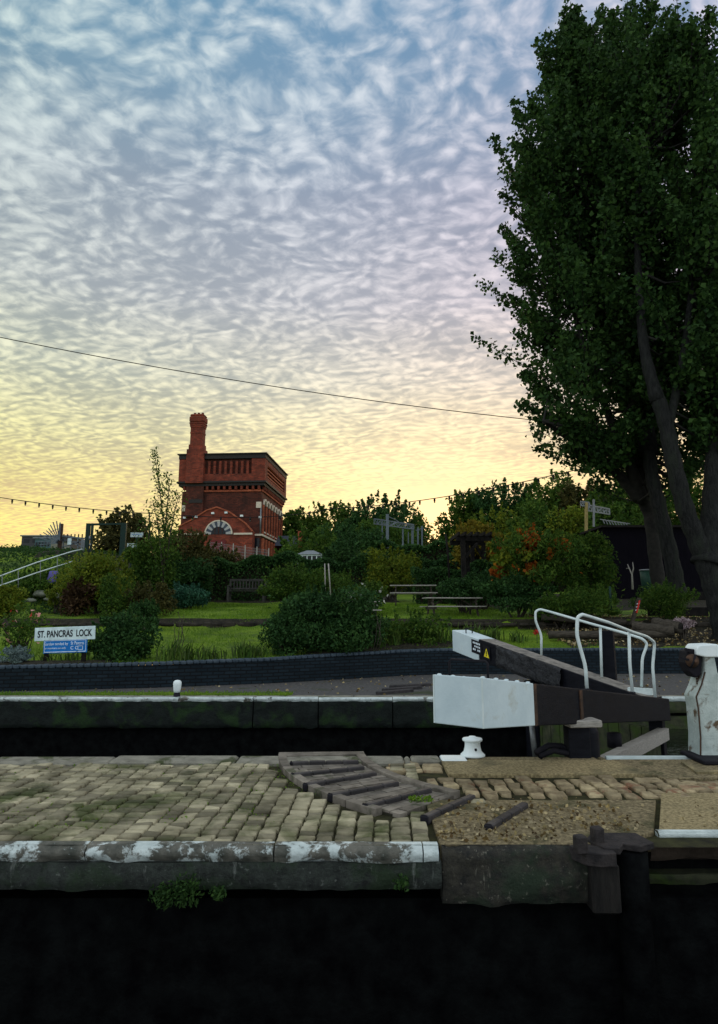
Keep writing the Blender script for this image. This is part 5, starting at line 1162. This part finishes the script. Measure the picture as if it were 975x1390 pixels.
def tree(label, px, pt, pb, hw, Yv, mat, n, size, k=26, depth=None, trunk=True, group=None, kind='tree'):
    hw *= 1.22; pb += 12
    c = at(px, (pt+pb)/2, Yv); ztop = at(px, pt, Yv).z; zbot = at(px, pb, Yv).z; rx = (at(px+hw, pt, Yv).x-at(px-hw, pt, Yv).x)/2; ry = depth or rx*.8
    g0 = hz(c.x, Yv); r_ = thing(kind, label, 'tree', (c.x, Yv, g0), 0, group)
    P, cs = crown_pts((c.x, Yv, (ztop+zbot)/2), (rx, ry, (ztop-zbot)/2), int(n*1.25), k+10, sub=.33)
    P = P[P[:, 2] > g0+.1]
    leaves_mesh('crown', P, size, L[mat], r_)
    mm = MB(); h_ = (ztop-g0); tr_ = .03*h_+.05
    mm.tube([(c.x, Yv, g0-.2), (c.x+.1, Yv, g0+h_*.25), (c.x, Yv, g0+h_*.5)], [tr_, tr_*.75, tr_*.5], 8)
    for q in cs: mm.tube([(c.x, Yv, g0+h_*random.uniform(.2, .5)), Vector(q)*.5+Vector((c.x, Yv, g0+h_*.5))*.5, Vector(q)], [tr_*.4, tr_*.25, .02], 5, cap=False)
    mm.build('trunk', K['bark2'], r_); return r_
# distant trees -------------------------------------------------------
T_ = [
 ('dark rounded tree rising at the right shoulder of the tower', 408, 690, 790, 38, 100, 'mid', 5200, .55),
 ('tall dark green tree behind the trees right of the tower', 455, 681, 790, 42, 92, 'mid', 5200, .5),
 ('tallest dark domed tree right of the tower behind the gantry', 522, 669, 790, 47, 88, 'dark', 7500, .46),
 ('low loose tree filling the valley left of the sunset glow', 570, 699, 790, 15, 84, 'mid', 1700, .42),
 ('low mid green tree below the lattice gantry', 470, 712, 790, 52, 66, 'dark', 6000, .34),
 ('thin leaved small tree under the sunset glow', 596, 727, 800, 22, 74, 'olive', 2300, .36),
 ('tall loose tree left of centre in the right hand wood', 640, 664, 790, 38, 60, 'mid', 5200, .34),
 ('broad dark tree above the pergola in the right hand wood', 690, 655, 790, 50, 58, 'dark', 8000, .33),
 ('highest tree of the right hand wood beneath the festoon', 752, 647, 790, 48, 56, 'mid', 7500, .32),
 ('yellowing tree above the gantry bracket', 800, 652, 790, 42, 54, 'olive', 6200, .32),
 ('broad green tree just left of the leaning trunks', 848, 652, 790, 46, 50, 'mid', 7000, .31),
 ('large tree glimpsed behind the leaning trunks', 925, 650, 790, 55, 50, 'mid', 7000, .32),
 ('tree beyond the rightmost trunk at the picture edge', 1010, 640, 790, 50, 46, 'olive', 5000, .32),
 ('low filling tree between the sunset gap and the pergola', 668, 690, 800, 40, 52, 'yel', 4500, .26),
 ('mid height tree behind the sumac shrub', 735, 684, 800, 44, 48, 'mid', 6000, .26),
 ('mid height yellowish tree before the gantry bracket', 780, 690, 800, 36, 46, 'yel', 4500, .25),
 ('lower green tree just left of the dark shed', 835, 684, 800, 40, 44, 'mid', 5500, .24),
 ('lower dark tree right of the tower', 420, 716, 800, 40, 60, 'mid', 5000, .28),
 ('lower green tree before the domed tree', 515, 706, 800, 44, 70, 'mid', 5500, .32),
 ('bushy tree between masts and gold green tree', 616, 730, 800, 26, 56, 'yel', 3200, .26),
 ('small loose crowned tree by the green gateway', 165, 690, 800, 34, 42, 'olive', 4200, .26),
 ('gold green small tree left of the pergola top', 645, 706, 775, 30, 36, 'gold', 3200, .20),
]
for a_ in T_: tree(a_[0], *a_[1:7], mat=a_[7-0] if False else a_[6], n=a_[7], size=a_[8]) if False else tree(a_[0], a_[1], a_[2], a_[3], a_[4], a_[5], a_[6], a_[7], a_[8], group='trees beyond the garden')
# hedge across the back of the garden
def hedge(name, label, px0, px1, pt, pb, Yv, mat, n, size, th=1.2, kk=.0, group=None):
    a, b_ = at(px0, pb, Yv), at(px1, pb, Yv); ztop = at((px0+px1)/2, pt, Yv).z; zb = a.z
    r_ = thing(name, label, 'hedge', ((a.x+b_.x)/2, Yv, zb-.2), 0, group)
    X_ = rng.uniform(a.x, b_.x, n); U = rng.uniform(0, 1, n); s = rng.integers(0, 3, n)
    top = ztop+.18*np.sin(X_*1.3)+.12*np.sin(X_*3.7+1)
    Yp2 = np.where(s == 0, Yv-th/2+np.abs(rng.normal(0, .1, n))+.15*np.sin(X_*2.1+U*5), rng.uniform(Yv-th/2, Yv+th/2, n)); Zp = np.where(s == 0, zb-.2+(top-zb+.2)*U, top-np.abs(rng.normal(0, .22, n)))
    leaves_mesh('foliage', np.stack([X_, Yp2, Zp], 1), size, L[mat], r_)
    mm = MB(); x = a.x+.2
    while x < b_.x: mm.tube([(x, Yv, zb-.3), (x+.1, Yv+.1, ztop-.4)], [.05, .02], 5); x += .7
    mm.build('stems', K['wood'], r_)
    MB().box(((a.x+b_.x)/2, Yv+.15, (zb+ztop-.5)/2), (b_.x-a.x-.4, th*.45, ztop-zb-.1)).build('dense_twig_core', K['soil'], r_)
    return r_
hedge('hedge', 'long clipped dark hedge behind the bench and below the tower', 255, 500, 757, 830, 33, 'dark', 16000, .13)
hedge('hedge', 'dark hedge closing the lawn behind the picnic tables', 560, 700, 768, 830, 31, 'dark', 9000, .13)
hedge('hedge', 'tall dark green screen of bushes below the right hand wood', 480, 1040, 738, 815, 46, 'dark', 22000, .2)
hedge('hedge', 'far dark green hedge at the foot of the pergola and gantry', 500, 640, 757, 800, 40, 'dark', 6000, .16)
# garden shrubs
SH = [
 ('shrub', 'yellow green rounded shrub standing left of the bronze spiky plant', 133, 747, 838, 51, 24.5, 'yel', 9000, .10, {}),
 ('spiky_plant', 'bronze leaved shrub under the yellow green one', 108, 785, 838, 22, 23.6, 'brown', 2600, .13, {}),
 ('shrub', 'dark green leafy bush right behind the lock sign', 168, 832, 905, 50, 16.3, 'dark', 9500, .085, {}),
 ('shrub', 'olive brown tall shrub mass left of the tower gable', 255, 722, 800, 46, 31, 'olive', 9000, .13, {}),
 ('shrub', 'broad dark shrub left of the bench under the olive one', 232, 752, 812, 52, 30, 'dark', 9000, .12, {}),
 ('shrub', 'green shrub between yellow green shrub and thin sapling', 203, 735, 812, 38, 28.5, 'mid', 7500, .11, {}),
 ('shrub', 'blue green low juniper left of the bench', 252, 795, 826, 36, 27.6, 'teal', 4500, .10, {}),
 ('shrub', 'low loose green and yellow shrub behind the lock sign bush', 205, 790, 838, 34, 23.4, 'olive', 3600, .09, {}),
 ('shrub', 'big rounded dark green bush overhanging the brick wall', 438, 803, 893, 78, 18.0, 'dark', 19000, .095, {}),
 ('shrub', 'loose dark shrub arching above the big round bush', 400, 765, 822, 48, 25.5, 'mid', 6500, .10, {}),
 ('shrub', 'rounded green shrub below the gantry left of the picnic tables', 533, 745, 808, 46, 33, 'yel', 9500, .13, {}),
 ('shrub', 'dense green shrub left of the rounded one below the gantry', 478, 725, 800, 42, 37, 'dark', 7500, .15, {}),
 ('rose_bush', 'white flowering rose bush beside the half hidden picnic table', 500, 790, 832, 30, 25, 'mid', 3000, .09, {'extra': [('white', .012, .16, 'flowers')]}),
 ('shrub', 'yellow green bush at the left picture edge', 8, 796, 842, 26, 22.8, 'yel', 3600, .09, {}),
 ('rose_bush', 'thin rose bush with pink blooms by the left wall', 28, 822, 885, 36, 17, 'mid', 900, .08, {'extra': [('pink', .02, .13, 'flowers'), ('redp', .006, .13, 'red_flowers')]}),
 ('shrub', 'ragged green shrub in front of the yellow green one', 158, 782, 850, 30, 22.9, 'mid', 3800, .085, {'k': 12}),
 ('shrub', 'dark leggy shrub between the sign bush and the lawn step', 196, 812, 858, 24, 21.2, 'dark', 2600, .08, {'k': 10}),
 ('shrub', 'low dark planting filling the border left of the bench', 272, 782, 818, 20, 30.5, 'dark', 3600, .10, {}),
 ('shrub', 'loose olive shrub in front of the tower fence', 300, 742, 800, 34, 34, 'olive', 4200, .12, {'k': 12}),
 ('shrub', 'tall loose shrub right of the thin sapling', 228, 712, 780, 24, 32, 'mid', 3600, .11, {'k': 12}),
 ('shrub', 'small pale leaved plant in the rockery', 78, 795, 822, 18, 24.6, 'yel', 1400, .08, {'k': 8}),
 ('shrub', 'dark lobe of evergreen left of the big round bush', 392, 835, 893, 32, 17.2, 'dark', 4600, .085, {}),
 ('shrub', 'low evergreen spilling right of the big round bush', 492, 828, 886, 34, 18.6, 'dark', 4600, .085, {}),
 ('shrub', 'hazy green shrub between hedge and half hidden table', 452, 775, 826, 40, 27, 'mid', 4200, .10, {'k': 14}),
 ('shrub', 'tall evergreen mass below the trees right of the tower', 446, 764, 806, 44, 40, 'mid', 7000, .15, {}),
 ('shrub', 'rough green planting along the bed behind the gate rails', 760, 806, 848, 44, 21.8, 'mid', 3600, .09, {'k': 14}),
 ('shrub', 'dark foliage beneath the pergola', 655, 770, 822, 30, 27.2, 'dark', 4200, .11, {}),
 ('lavender', 'grey blue lavender clump on the wall left of the lock sign', 20, 878, 903, 24, 15.2, 'grey', 3200, .06, {'aspect': .3}),
 ('shrub', 'leafy low green plants beneath the white handrails of the ramp', 62, 775, 812, 48, 27, 'mid', 5200, .12, {}),
 ('sumac', 'spreading shrub with orange and red autumn leaves right of the pergola', 722, 718, 812, 68, 23.5, 'mid', 9000, .15, {'extra': [('orange', .19, .15, 'autumn_leaves'), ('yel', .12, .16, 'yellowing_leaves')], 'aspect': .3}),
 ('shrub', 'tall green shrub joining the autumn one before the dark shed', 795, 724, 815, 42, 24.5, 'mid', 6000, .14, {'aspect': .4}),
 ('shrub', 'low dark shrubs under the autumn coloured one', 700, 785, 830, 48, 23, 'dark', 5600, .10, {}),
 ('shrub', 'dark low shrub between picnic tables and pergola', 628, 785, 826, 34, 25.5, 'dark', 4200, .10, {}),
 ('fern', 'feathery bright green ferns below the leaning trunks', 905, 792, 846, 44, 21.8, 'mid', 5500, .12, {'aspect': .22, 'stems': False}),
 ('fern', 'long green grasses and ferns right of the autumn shrub', 800, 798, 842, 56, 21.6, 'mid', 6500, .13, {'aspect': .2, 'stems': False}),
 ('heather', 'pale pink heather beside the cut log', 927, 838, 856, 14, 20.0, 'heath', 1300, .05, {'aspect': .6}),
 ('shrub', 'sparse leafy plants along the wall left of the raised beam', 560, 832, 884, 56, 19.4, 'mid', 2600, .10, {'stems': True}),
]
for s_ in SH: shrub(s_[0], s_[1], s_[2], s_[3], s_[4], s_[5], s_[6], s_[7], s_[8], s_[9], cat=s_[0].replace('_', ' '), **s_[10])
# tall loose sapling against the sky
sp_ = thing('sapling', 'tall thin loose leaved sapling reaching above the shrubs left of the tower', 'tree', (at(215, 800, 28).x, 28, hz(at(215, 800, 28).x, 28)))
stems_ = [[(222, 800), (224, 730), (219, 680), (213, 640), (210, 610)], [(224, 780), (232, 720), (238, 690), (244, 668)], [(222, 780), (214, 710), (207, 678)], [(223, 760), (226, 700), (230, 660), (226, 642)], [(222, 790), (205, 740), (196, 705)]]
mm = MB(); Pp = []
for st in stems_:
    P3 = [at(x, y, 28+random.uniform(-.3, .3)) for x, y in st]; mm.tube(P3, list(np.linspace(.035, .008, len(P3))), 6)
    for a, b_ in zip(P3[:-1], P3[1:]):
        for _ in range(int((b_-a).length*120)):
            t_ = random.random(); q = a.lerp(b_, t_); fall = .10+.20*max(0, min(1, (7.2-q.z)/3.5)); Pp.append(q+Vector((random.gauss(0, fall), random.gauss(0, fall), random.gauss(0, .08))))
mm.build('stems', K['wood'], sp_); leaves_mesh('foliage', np.array(Pp), .115, L['mid'], sp_)
# bank at far left clad in ivy
def bank_pts(n):
    xs_ = rng.uniform(-34, -9, n); ys_ = rng.uniform(24, 44, n); return np.array([(x, y, height(x, y)+abs(rng.normal(0, .08))) for x, y in zip(xs_, ys_)])
P = bank_pts(42000); P = P[P[:, 0] < -9.5]
tag(leaves_mesh('ivy_cover', P, .13, L['big']), 'dark ivy covering the rising bank at far left', 'ivy', kind='stuff')
P = np.array([(x, y, height(x, y)+abs(rng.normal(0, .14))) for x, y in zip(rng.uniform(-26, -17.3, 5000), rng.uniform(36, 39, 5000))])
tag(leaves_mesh('hedge', P, .13, L['big']), 'ragged dark hedge along the crest of the left bank', 'hedge')
# strap leaved clumps near the wall
def clump(label, px, py, Yv, n, h, mat='iris', name='grass_clump', spread=.28, group='strap leaved clumps behind the wall'):
    p = at(px, py, Yv); gz_ = hz(p.x, Yv); V = []; 
    for _ in range(int(n*.6)):
        a = random.uniform(0, 2*math.pi); b0 = Vector((p.x+random.gauss(0, spread*.5), Yv+random.gauss(0, spread*.4), gz_-.02)); hh_ = h*random.uniform(.55, 1.15); le = random.uniform(.15, .9)*hh_
        d = Vector((math.cos(a), math.sin(a), 0)); w_ = d.cross(Vector((0, 0, 1)))*random.uniform(.012, .022)
        p1 = b0+d*le*.3+Vector((0, 0, hh_*.6)); p2 = b0+d*le+Vector((0, 0, hh_*random.uniform(.75, 1)))
        V += [b0-w_, b0+w_, p1+w_, p1-w_, p1-w_, p1+w_, p2+w_*.2, p2-w_*.2]
    V = np.array([tuple(v) for v in V]); Fq = np.arange(len(V)).reshape(-1, 4)
    return tag(mesh_np(name, V, Fq, L[mat]), label, 'plant', group)
for i, (px, py, yy, n, h, lb) in enumerate((
 (262, 885, 16.1, 90, .45, 'spiky strap leaf clump on the wall right of the lock sign bush'), (232, 885, 16.0, 70, .5, 'spiky strap leaf clump touching the lock sign bush'), (290, 885, 16.3, 60, .35, 'small strap leaf clump left of the fuller one by the round bush'),
 (333, 885, 16.6, 120, .42, 'full pale tipped strap leaf clump left of the round bush'), (352, 884, 16.8, 70, .36, 'strap leaf clump tucked against the round bush'),
 (575, 868, 19.3, 110, .6, 'tall strap leaf clump left of the raised white beam tip'), (600, 862, 19.6, 110, .6, 'tall strap leaf clump just behind the raised white beam tip'), (535, 872, 18.9, 90, .55, 'strap leaf clump right of the round bush'),
 (640, 858, 20, 90, .55, 'strap leaf clump above the raised beam'), (668, 858, 20, 80, .5, 'strap leaf clump behind the black part of the raised beam'), (700, 862, 19.8, 60, .4, 'low strap leaf clump left of the first handrail loop'), (512, 876, 18.6, 60, .5, 'dark strap leaf clump against the round bush right side'),
 (100, 893, 15.8, 40, .3, 'short grass clump between the lock sign posts'), (60, 893, 15.6, 40, .3, 'short grass clump at the left post of the lock sign'))): clump(lb, px, py, yy, n, h)
# red flower near rail
rf = thing('red_flower', 'single red flower on a stem beside the first handrail loop', 'flower', at(729, 875, 19.6)); MB().tube([at(730, 884, 19.6), at(729, 862, 19.6)], .008, 5).build('stem', K['darkgreen'], rf)
p = at(728.5, 858, 19.6); leaves_mesh('bloom', ell(60, p, (.09, .07, .08), .1), .07, L['redp'], rf)
# bare rose stems
for i, (px, lb) in enumerate(((242, 'bare thorny rose stem on the lower lawn right of the sign bush'), (36, 'bare thin rose stem left of the lock sign'), (510, 'bare dark rose stem right of the round bush'))):
    yy = 17+i*.4; mm = MB()
    for k in range(4): mm.tube([at(px-8+k*3, 890, yy), at(px-4+k*4, 868, yy), at(px+(-6, 3, 8, 0)[k], 842-k*4, yy)], [.014, .010, .005], 5)
    tag(mm.build('bare_rose_bush', K['wood']), lb, 'rose bush')
# canes by the hedge
mm = MB(); mm.tube([at(446, 765, 24), at(449, 808, 24)], .025, 6); mm.tube([at(441, 765, 24), at(442, 808, 24)], .02, 6); tag(mm.build('canes', K['palewood']), 'two pale upright canes in front of the hedge right of the bench', 'canes')
# lawn grass
n = 60000; X_ = rng.uniform(-10, 7, n); Y_ = rng.uniform(15, 31, n); keep = np.array([y > wally(x)+.35 for x, y in zip(X_, Y_)]); X_, Y_ = X_[keep], Y_[keep]; n = len(X_)
Zb = np.array([height(x, y) for x, y in zip(X_, Y_)]); h_ = rng.uniform(.035, .085, n); a = rng.uniform(0, 6.28, n); w_ = .006+Y_*.0002
V = np.stack([np.stack([X_-np.cos(a)*w_, Y_-np.sin(a)*w_, Zb-.01], 1), np.stack([X_+np.cos(a)*w_, Y_+np.sin(a)*w_, Zb-.01], 1), np.stack([X_+rng.normal(0, .02, n), Y_+rng.normal(0, .02, n), Zb+h_], 1)], 1).reshape(-1, 3)
tag(mesh_np('lawn_grass', V, np.arange(3*n).reshape(-1, 3), L['grass']), 'short green grass of the garden lawns', 'grass', kind='stuff')
# grass & moss by far coping
n = 9000; X_ = rng.uniform(-9, -1.3, n); Y_ = 13.72+np.abs(rng.normal(0, .3, n)); h_ = rng.uniform(.01, .04, n); a = rng.uniform(0, 6.28, n)
V = np.stack([np.stack([X_-np.cos(a)*.01, Y_-np.sin(a)*.01, 0*X_+.01], 1), np.stack([X_+np.cos(a)*.01, Y_+np.sin(a)*.01, 0*X_+.01], 1), np.stack([X_+rng.normal(0, .01, n), Y_+rng.normal(0, .01, n), .02+h_], 1)], 1).reshape(-1, 3)
tag(mesh_np('verge_grass', V, np.arange(3*n).reshape(-1, 3), L['grass']), 'thin grass along the far coping beside the slim bollard', 'grass', kind='stuff')
# moss tufts between the setts
n = 5200; X_ = rng.uniform(-6.5, .5, n); Y_ = rng.uniform(5.5, 7.7, n)
keep = np.array([mn.noise(Vector((x*.8, y*1.1, 0))) > .02 for x, y in zip(X_, Y_)]); X_, Y_ = X_[keep], Y_[keep]
tag(leaves_mesh('moss', np.stack([X_, Y_, np.full(len(X_), .022)], 1), .022, L['grass']), 'moss and tiny weeds growing in the cobble joints', 'moss', kind='stuff')
# fallen leaves and chippings
n = 3600; X_ = rng.uniform(.55, 5.5, n); Y_ = 5.12+np.abs(rng.normal(0, .6, n)); kk = (Y_ < 6.3) & (Y_ > 5.17) & ~((X_ > 1.4) & (Y_ < 5.4)); X_, Y_ = X_[kk], Y_[kk]
kk = (X_ < 2.1) | ((rng.uniform(0, 1, len(X_)) < .12) & (Y_ > 5.45)); X_, Y_ = X_[kk], Y_[kk]
ax = rng.normal(size=(len(X_), 3)); ax[:, 2] *= .1
tag(leaves_mesh('fallen_leaves', np.stack([X_, Y_, np.full(len(X_), .042)], 1), .026, L['litter'], axis=ax, aspect=.7, var=.7, fold=.05), 'dead leaves and chippings littering the concrete slabs', 'litter', kind='stuff')
n = 900; X_ = rng.uniform(-7, 12, n); Y_ = rng.uniform(13.8, 18.4, n); kk = np.array([y < wally(x)-.05 for x, y in zip(X_, Y_)]); X_, Y_ = X_[kk], Y_[kk]
ax = rng.normal(size=(len(X_), 3)); ax[:, 2] *= .1
tag(leaves_mesh('fallen_leaves', np.stack([X_, Y_, np.full(len(X_), .012)], 1), .055, L['litter'], axis=ax, aspect=.7, var=.6, fold=.05), 'scattered fallen leaves on the far towpath', 'litter', kind='stuff')
n = 2600; X_ = rng.uniform(5.5, 14, n); Y_ = rng.uniform(19, 23.5, n)
tag(leaves_mesh('fallen_leaves', np.stack([X_, Y_, np.array([height(x, y)+.08 for x, y in zip(X_, Y_)])], 1), .07, L['litter'], axis=np.tile([1, .3, 0], (n, 1)), aspect=.7, var=.6, fold=.05), 'fallen leaves on the bare soil under the great trees', 'litter', kind='stuff')
# ferns growing from the front lock wall
for i, (px, py, hw, n, lb) in enumerate(((222, 1212, 20, 240, 'leftmost fern tuft growing out of the slimy front wall'), (252, 1205, 26, 420, 'largest fern tuft hanging on the front wall'), (297, 1208, 11, 150, 'small fern tuft on the front wall right of the large one'), (545, 1195, 12, 110, 'tiny weed tuft at the joint below the end of the white nosing'))):
    c = at(px, py+3, 5.01); r_ = hw/F*5; P = ell(n, (c.x, 5.00, c.z), (r_, .07, r_*.8), .1); d_ = np.stack([rng.normal(0, .5, len(P)), -np.abs(rng.normal(.3, .2, len(P))), rng.normal(-.5, .3, len(P))], 1)
    tag(leaves_mesh('wall_fern', P, .028, L['big'], axis=d_, aspect=.5), lb, 'fern')
P = np.stack([rng.uniform(.42, .62, 160), rng.uniform(6.2, 6.35, 160), rng.uniform(.02, .06, 160)], 1); tag(leaves_mesh('weed', P+np.array([-.0, -.02, 0]), .03, L['grass']), 'small green weed beside the end of the loose foothold strip', 'weed')
# ================================================================== BIG TREES
def catmull(P, n=6):
    P = [Vector(p) for p in P]; P = [P[0]*2-P[1]]+P+[P[-1]*2-P[-2]]; out = []
    for i in range(1, len(P)-2):
        for k in range(n):
            t_ = k/n; out.append(.5*((2*P[i])+(P[i+1]-P[i-1])*t_+(2*P[i-1]-5*P[i]+4*P[i+1]-P[i+2])*t_*t_+(3*P[i]-P[i-1]-3*P[i+1]+P[i+2])*t_**3))
    out.append(P[-2]); return out
def big_tree(label, base, limbs, axis_fn, R_fn, zb, zt_, nclump, nleaf, size, Yc, mat='big', ysc=.85):
    r_ = thing('tree', label, 'tree', base, 0, 'great leaning trees at the right')
    tr = MB(); pts_all = []
    for P, ra, rb in limbs:
        c = catmull(P); rs = [ra+(rb-ra)*(i/(len(c)-1))**.8 for i in range(len(c))]
        for i in range(len(rs)): rs[i] *= 1+.07*math.sin(i*1.9)
        if ra > .25: rs[0] *= 1.25; rs[1] *= 1.1
        tr.tube(c, rs, 14); pts_all += [(p, q) for p, q in zip(c, rs)]
    LP = []; LA = []
    arr = np.array([tuple(p) for p, _ in pts_all])
    br = MB()
    for i in range(nclump):
        z = zb+(zt_-zb)*(random.random()**.9); a = random.uniform(0, 2*math.pi); lob = 1+.13*math.sin(a*3+z*.9)+.10*math.sin(a*5-z*1.7)
        u_ = random.random()**.45; Rr = R_fn(z)*lob*u_; ax, ay = axis_fn(z)
        c = Vector((ax+Rr*math.cos(a), ay+Rr*ysc*math.sin(a), z)); spire = u_ > .88
        out_ = Vector((math.cos(a), math.sin(a), 0)); dr = (out_*(.25+.55*(1-(z-zb)/(zt_-zb)))*u_+Vector((0, 0, 1))*(.35+.65*(z-zb)/(zt_-zb))).normalized()
        ln = random.uniform(1.4, 2.8) if spire else random.uniform(.8, 1.6); 
        m = int(nleaf*random.uniform(.6, 1.3)); t_ = rng.uniform(-1, 1, m)[:, None]; wdt = .34*(1-.62*(t_+1)/2)
        q = np.array(c)+t_*np.array(dr)*ln*.6+rng.normal(size=(m, 3))*wdt*.75; LP.append(q)
        # twig to nearest lower limb point
        low = arr[(arr[:, 2] < c.z-.4)]; 
        if len(low):
            d_ = np.linalg.norm((low-np.array(c))*np.array([1, 1, .75]), axis=1); n_ = Vector(low[int(d_.argmin())])
            s0 = c-dr*ln*.6; mid_ = n_.lerp(s0, .5)+Vector((0, 0, -.25)); br.tube([n_, mid_, s0, c+dr*ln*.6], [.05, .035, .02, .006], 5, cap=False)
    tr.build('trunk', K['bark2' if 'farthest left' in label else 'bark'], r_); br.build('branches', K['bark2'], r_)  # left trunk's shade is put in by giving it the darker bark
    leaves_mesh('crown', np.concatenate(LP), size, L[mat], r_, flat=.25, aspect=.85)
    return r_
# outline tables in world z -> radius (left outline seen at Y=22)
ol = [(625, 800), (610, 762), (590, 728), (560, 700), (530, 676), (480, 654), (400, 658), (330, 660), (270, 664), (210, 680), (170, 692), (120, 712), (70, 742), (40, 785), (15, 845), (-10, 880)]
olz = [at(x, y, 22).z for y, x in ol]; olx = [at(x, y, 22).x for y, x in ol]
def ax1(z): return (8.1, 22.6)
def R1(z): return max(.15, 8.1-float(np.interp(z, olz, olx)))*(.80 if z < 16 else .86)
def P_(*q): return [at(*p) for p in q]
big_tree('great leafy tree with the crown reaching farthest left', at(893, 810, 24), [
  (P_((896, 815, 24), (890, 760, 24), (882, 700, 23.9), (868, 672, 23.6)), .25, .20),
  (P_((868, 676, 23.6), (840, 645, 23.3), (800, 612, 22.8), (765, 590, 22.4), (738, 572, 22)), .24, .06),
  (P_((872, 680, 23.6), (855, 630, 23), (825, 560, 22.5), (795, 480, 22.3), (775, 400, 22.3)), .24, .05),
  (P_((872, 676, 23.6), (866, 600, 23.4), (850, 480, 23), (830, 330, 22.6), (820, 180, 22.5)), .24, .04)],
  ax1, R1, olz[0]+.3, at(860, 15, 22).z, 320, 220, .16, 22)
big_tree('middle great leafy tree with dark leaning trunk', at(915, 805, 22.5), [
  (P_((922, 812, 22.5), (912, 760, 22.5), (898, 700, 22.4), (886, 650, 22.3), (880, 610, 22.3)), .27, .21),
  (P_((880, 615, 22.3), (878, 520, 23), (880, 400, 23.5), (885, 250, 24), (888, 100, 24)), .26, .05),
  (P_((890, 665, 22.3), (870, 600, 22.6), (845, 540, 23), (820, 470, 23.2)), .16, .05)],
  lambda z: (10.3+.02*z, 24.3), lambda z: float(np.interp(z, [6, 9, 14, 18, 22, 25, 27.5], [2.2, 3.3, 3.6, 3.2, 2.3, 1.2, .3])), 5.9, at(878, 8, 24.3).z-.6, 260, 220, .165, 24)
big_tree('rightmost great tree with pale forked trunk', at(972, 868, 20), [
  (P_((986, 872, 20), (978, 830, 20), (965, 785, 20), (947, 735, 20), (930, 690, 19.9), (915, 630, 19.8), (905, 580, 19.8), (893, 540, 19.8)), .34, .21),
  (P_((893, 545, 19.8), (876, 480, 20), (868, 400, 20.3), (865, 300, 20.5), (868, 200, 20.6)), .22, .05),
  (P_((905, 585, 19.8), (925, 500, 20), (940, 380, 20.4), (950, 250, 20.8)), .16, .05),
  (P_((958, 765, 20.02), (963, 720, 20.1), (966, 660, 20.2), (968, 590, 20.3), (972, 480, 20.5), (980, 300, 20.8)), .34, .12)],
  lambda z: (11.1, 20.6), lambda z: float(np.interp(z, [7, 9, 12, 15, 18, 21, 23], [1.2, 2.6, 3.1, 2.9, 2.1, 1.2, .4])), 6.6, at(975, 60, 20.6).z, 255, 220, .155, 20.6)
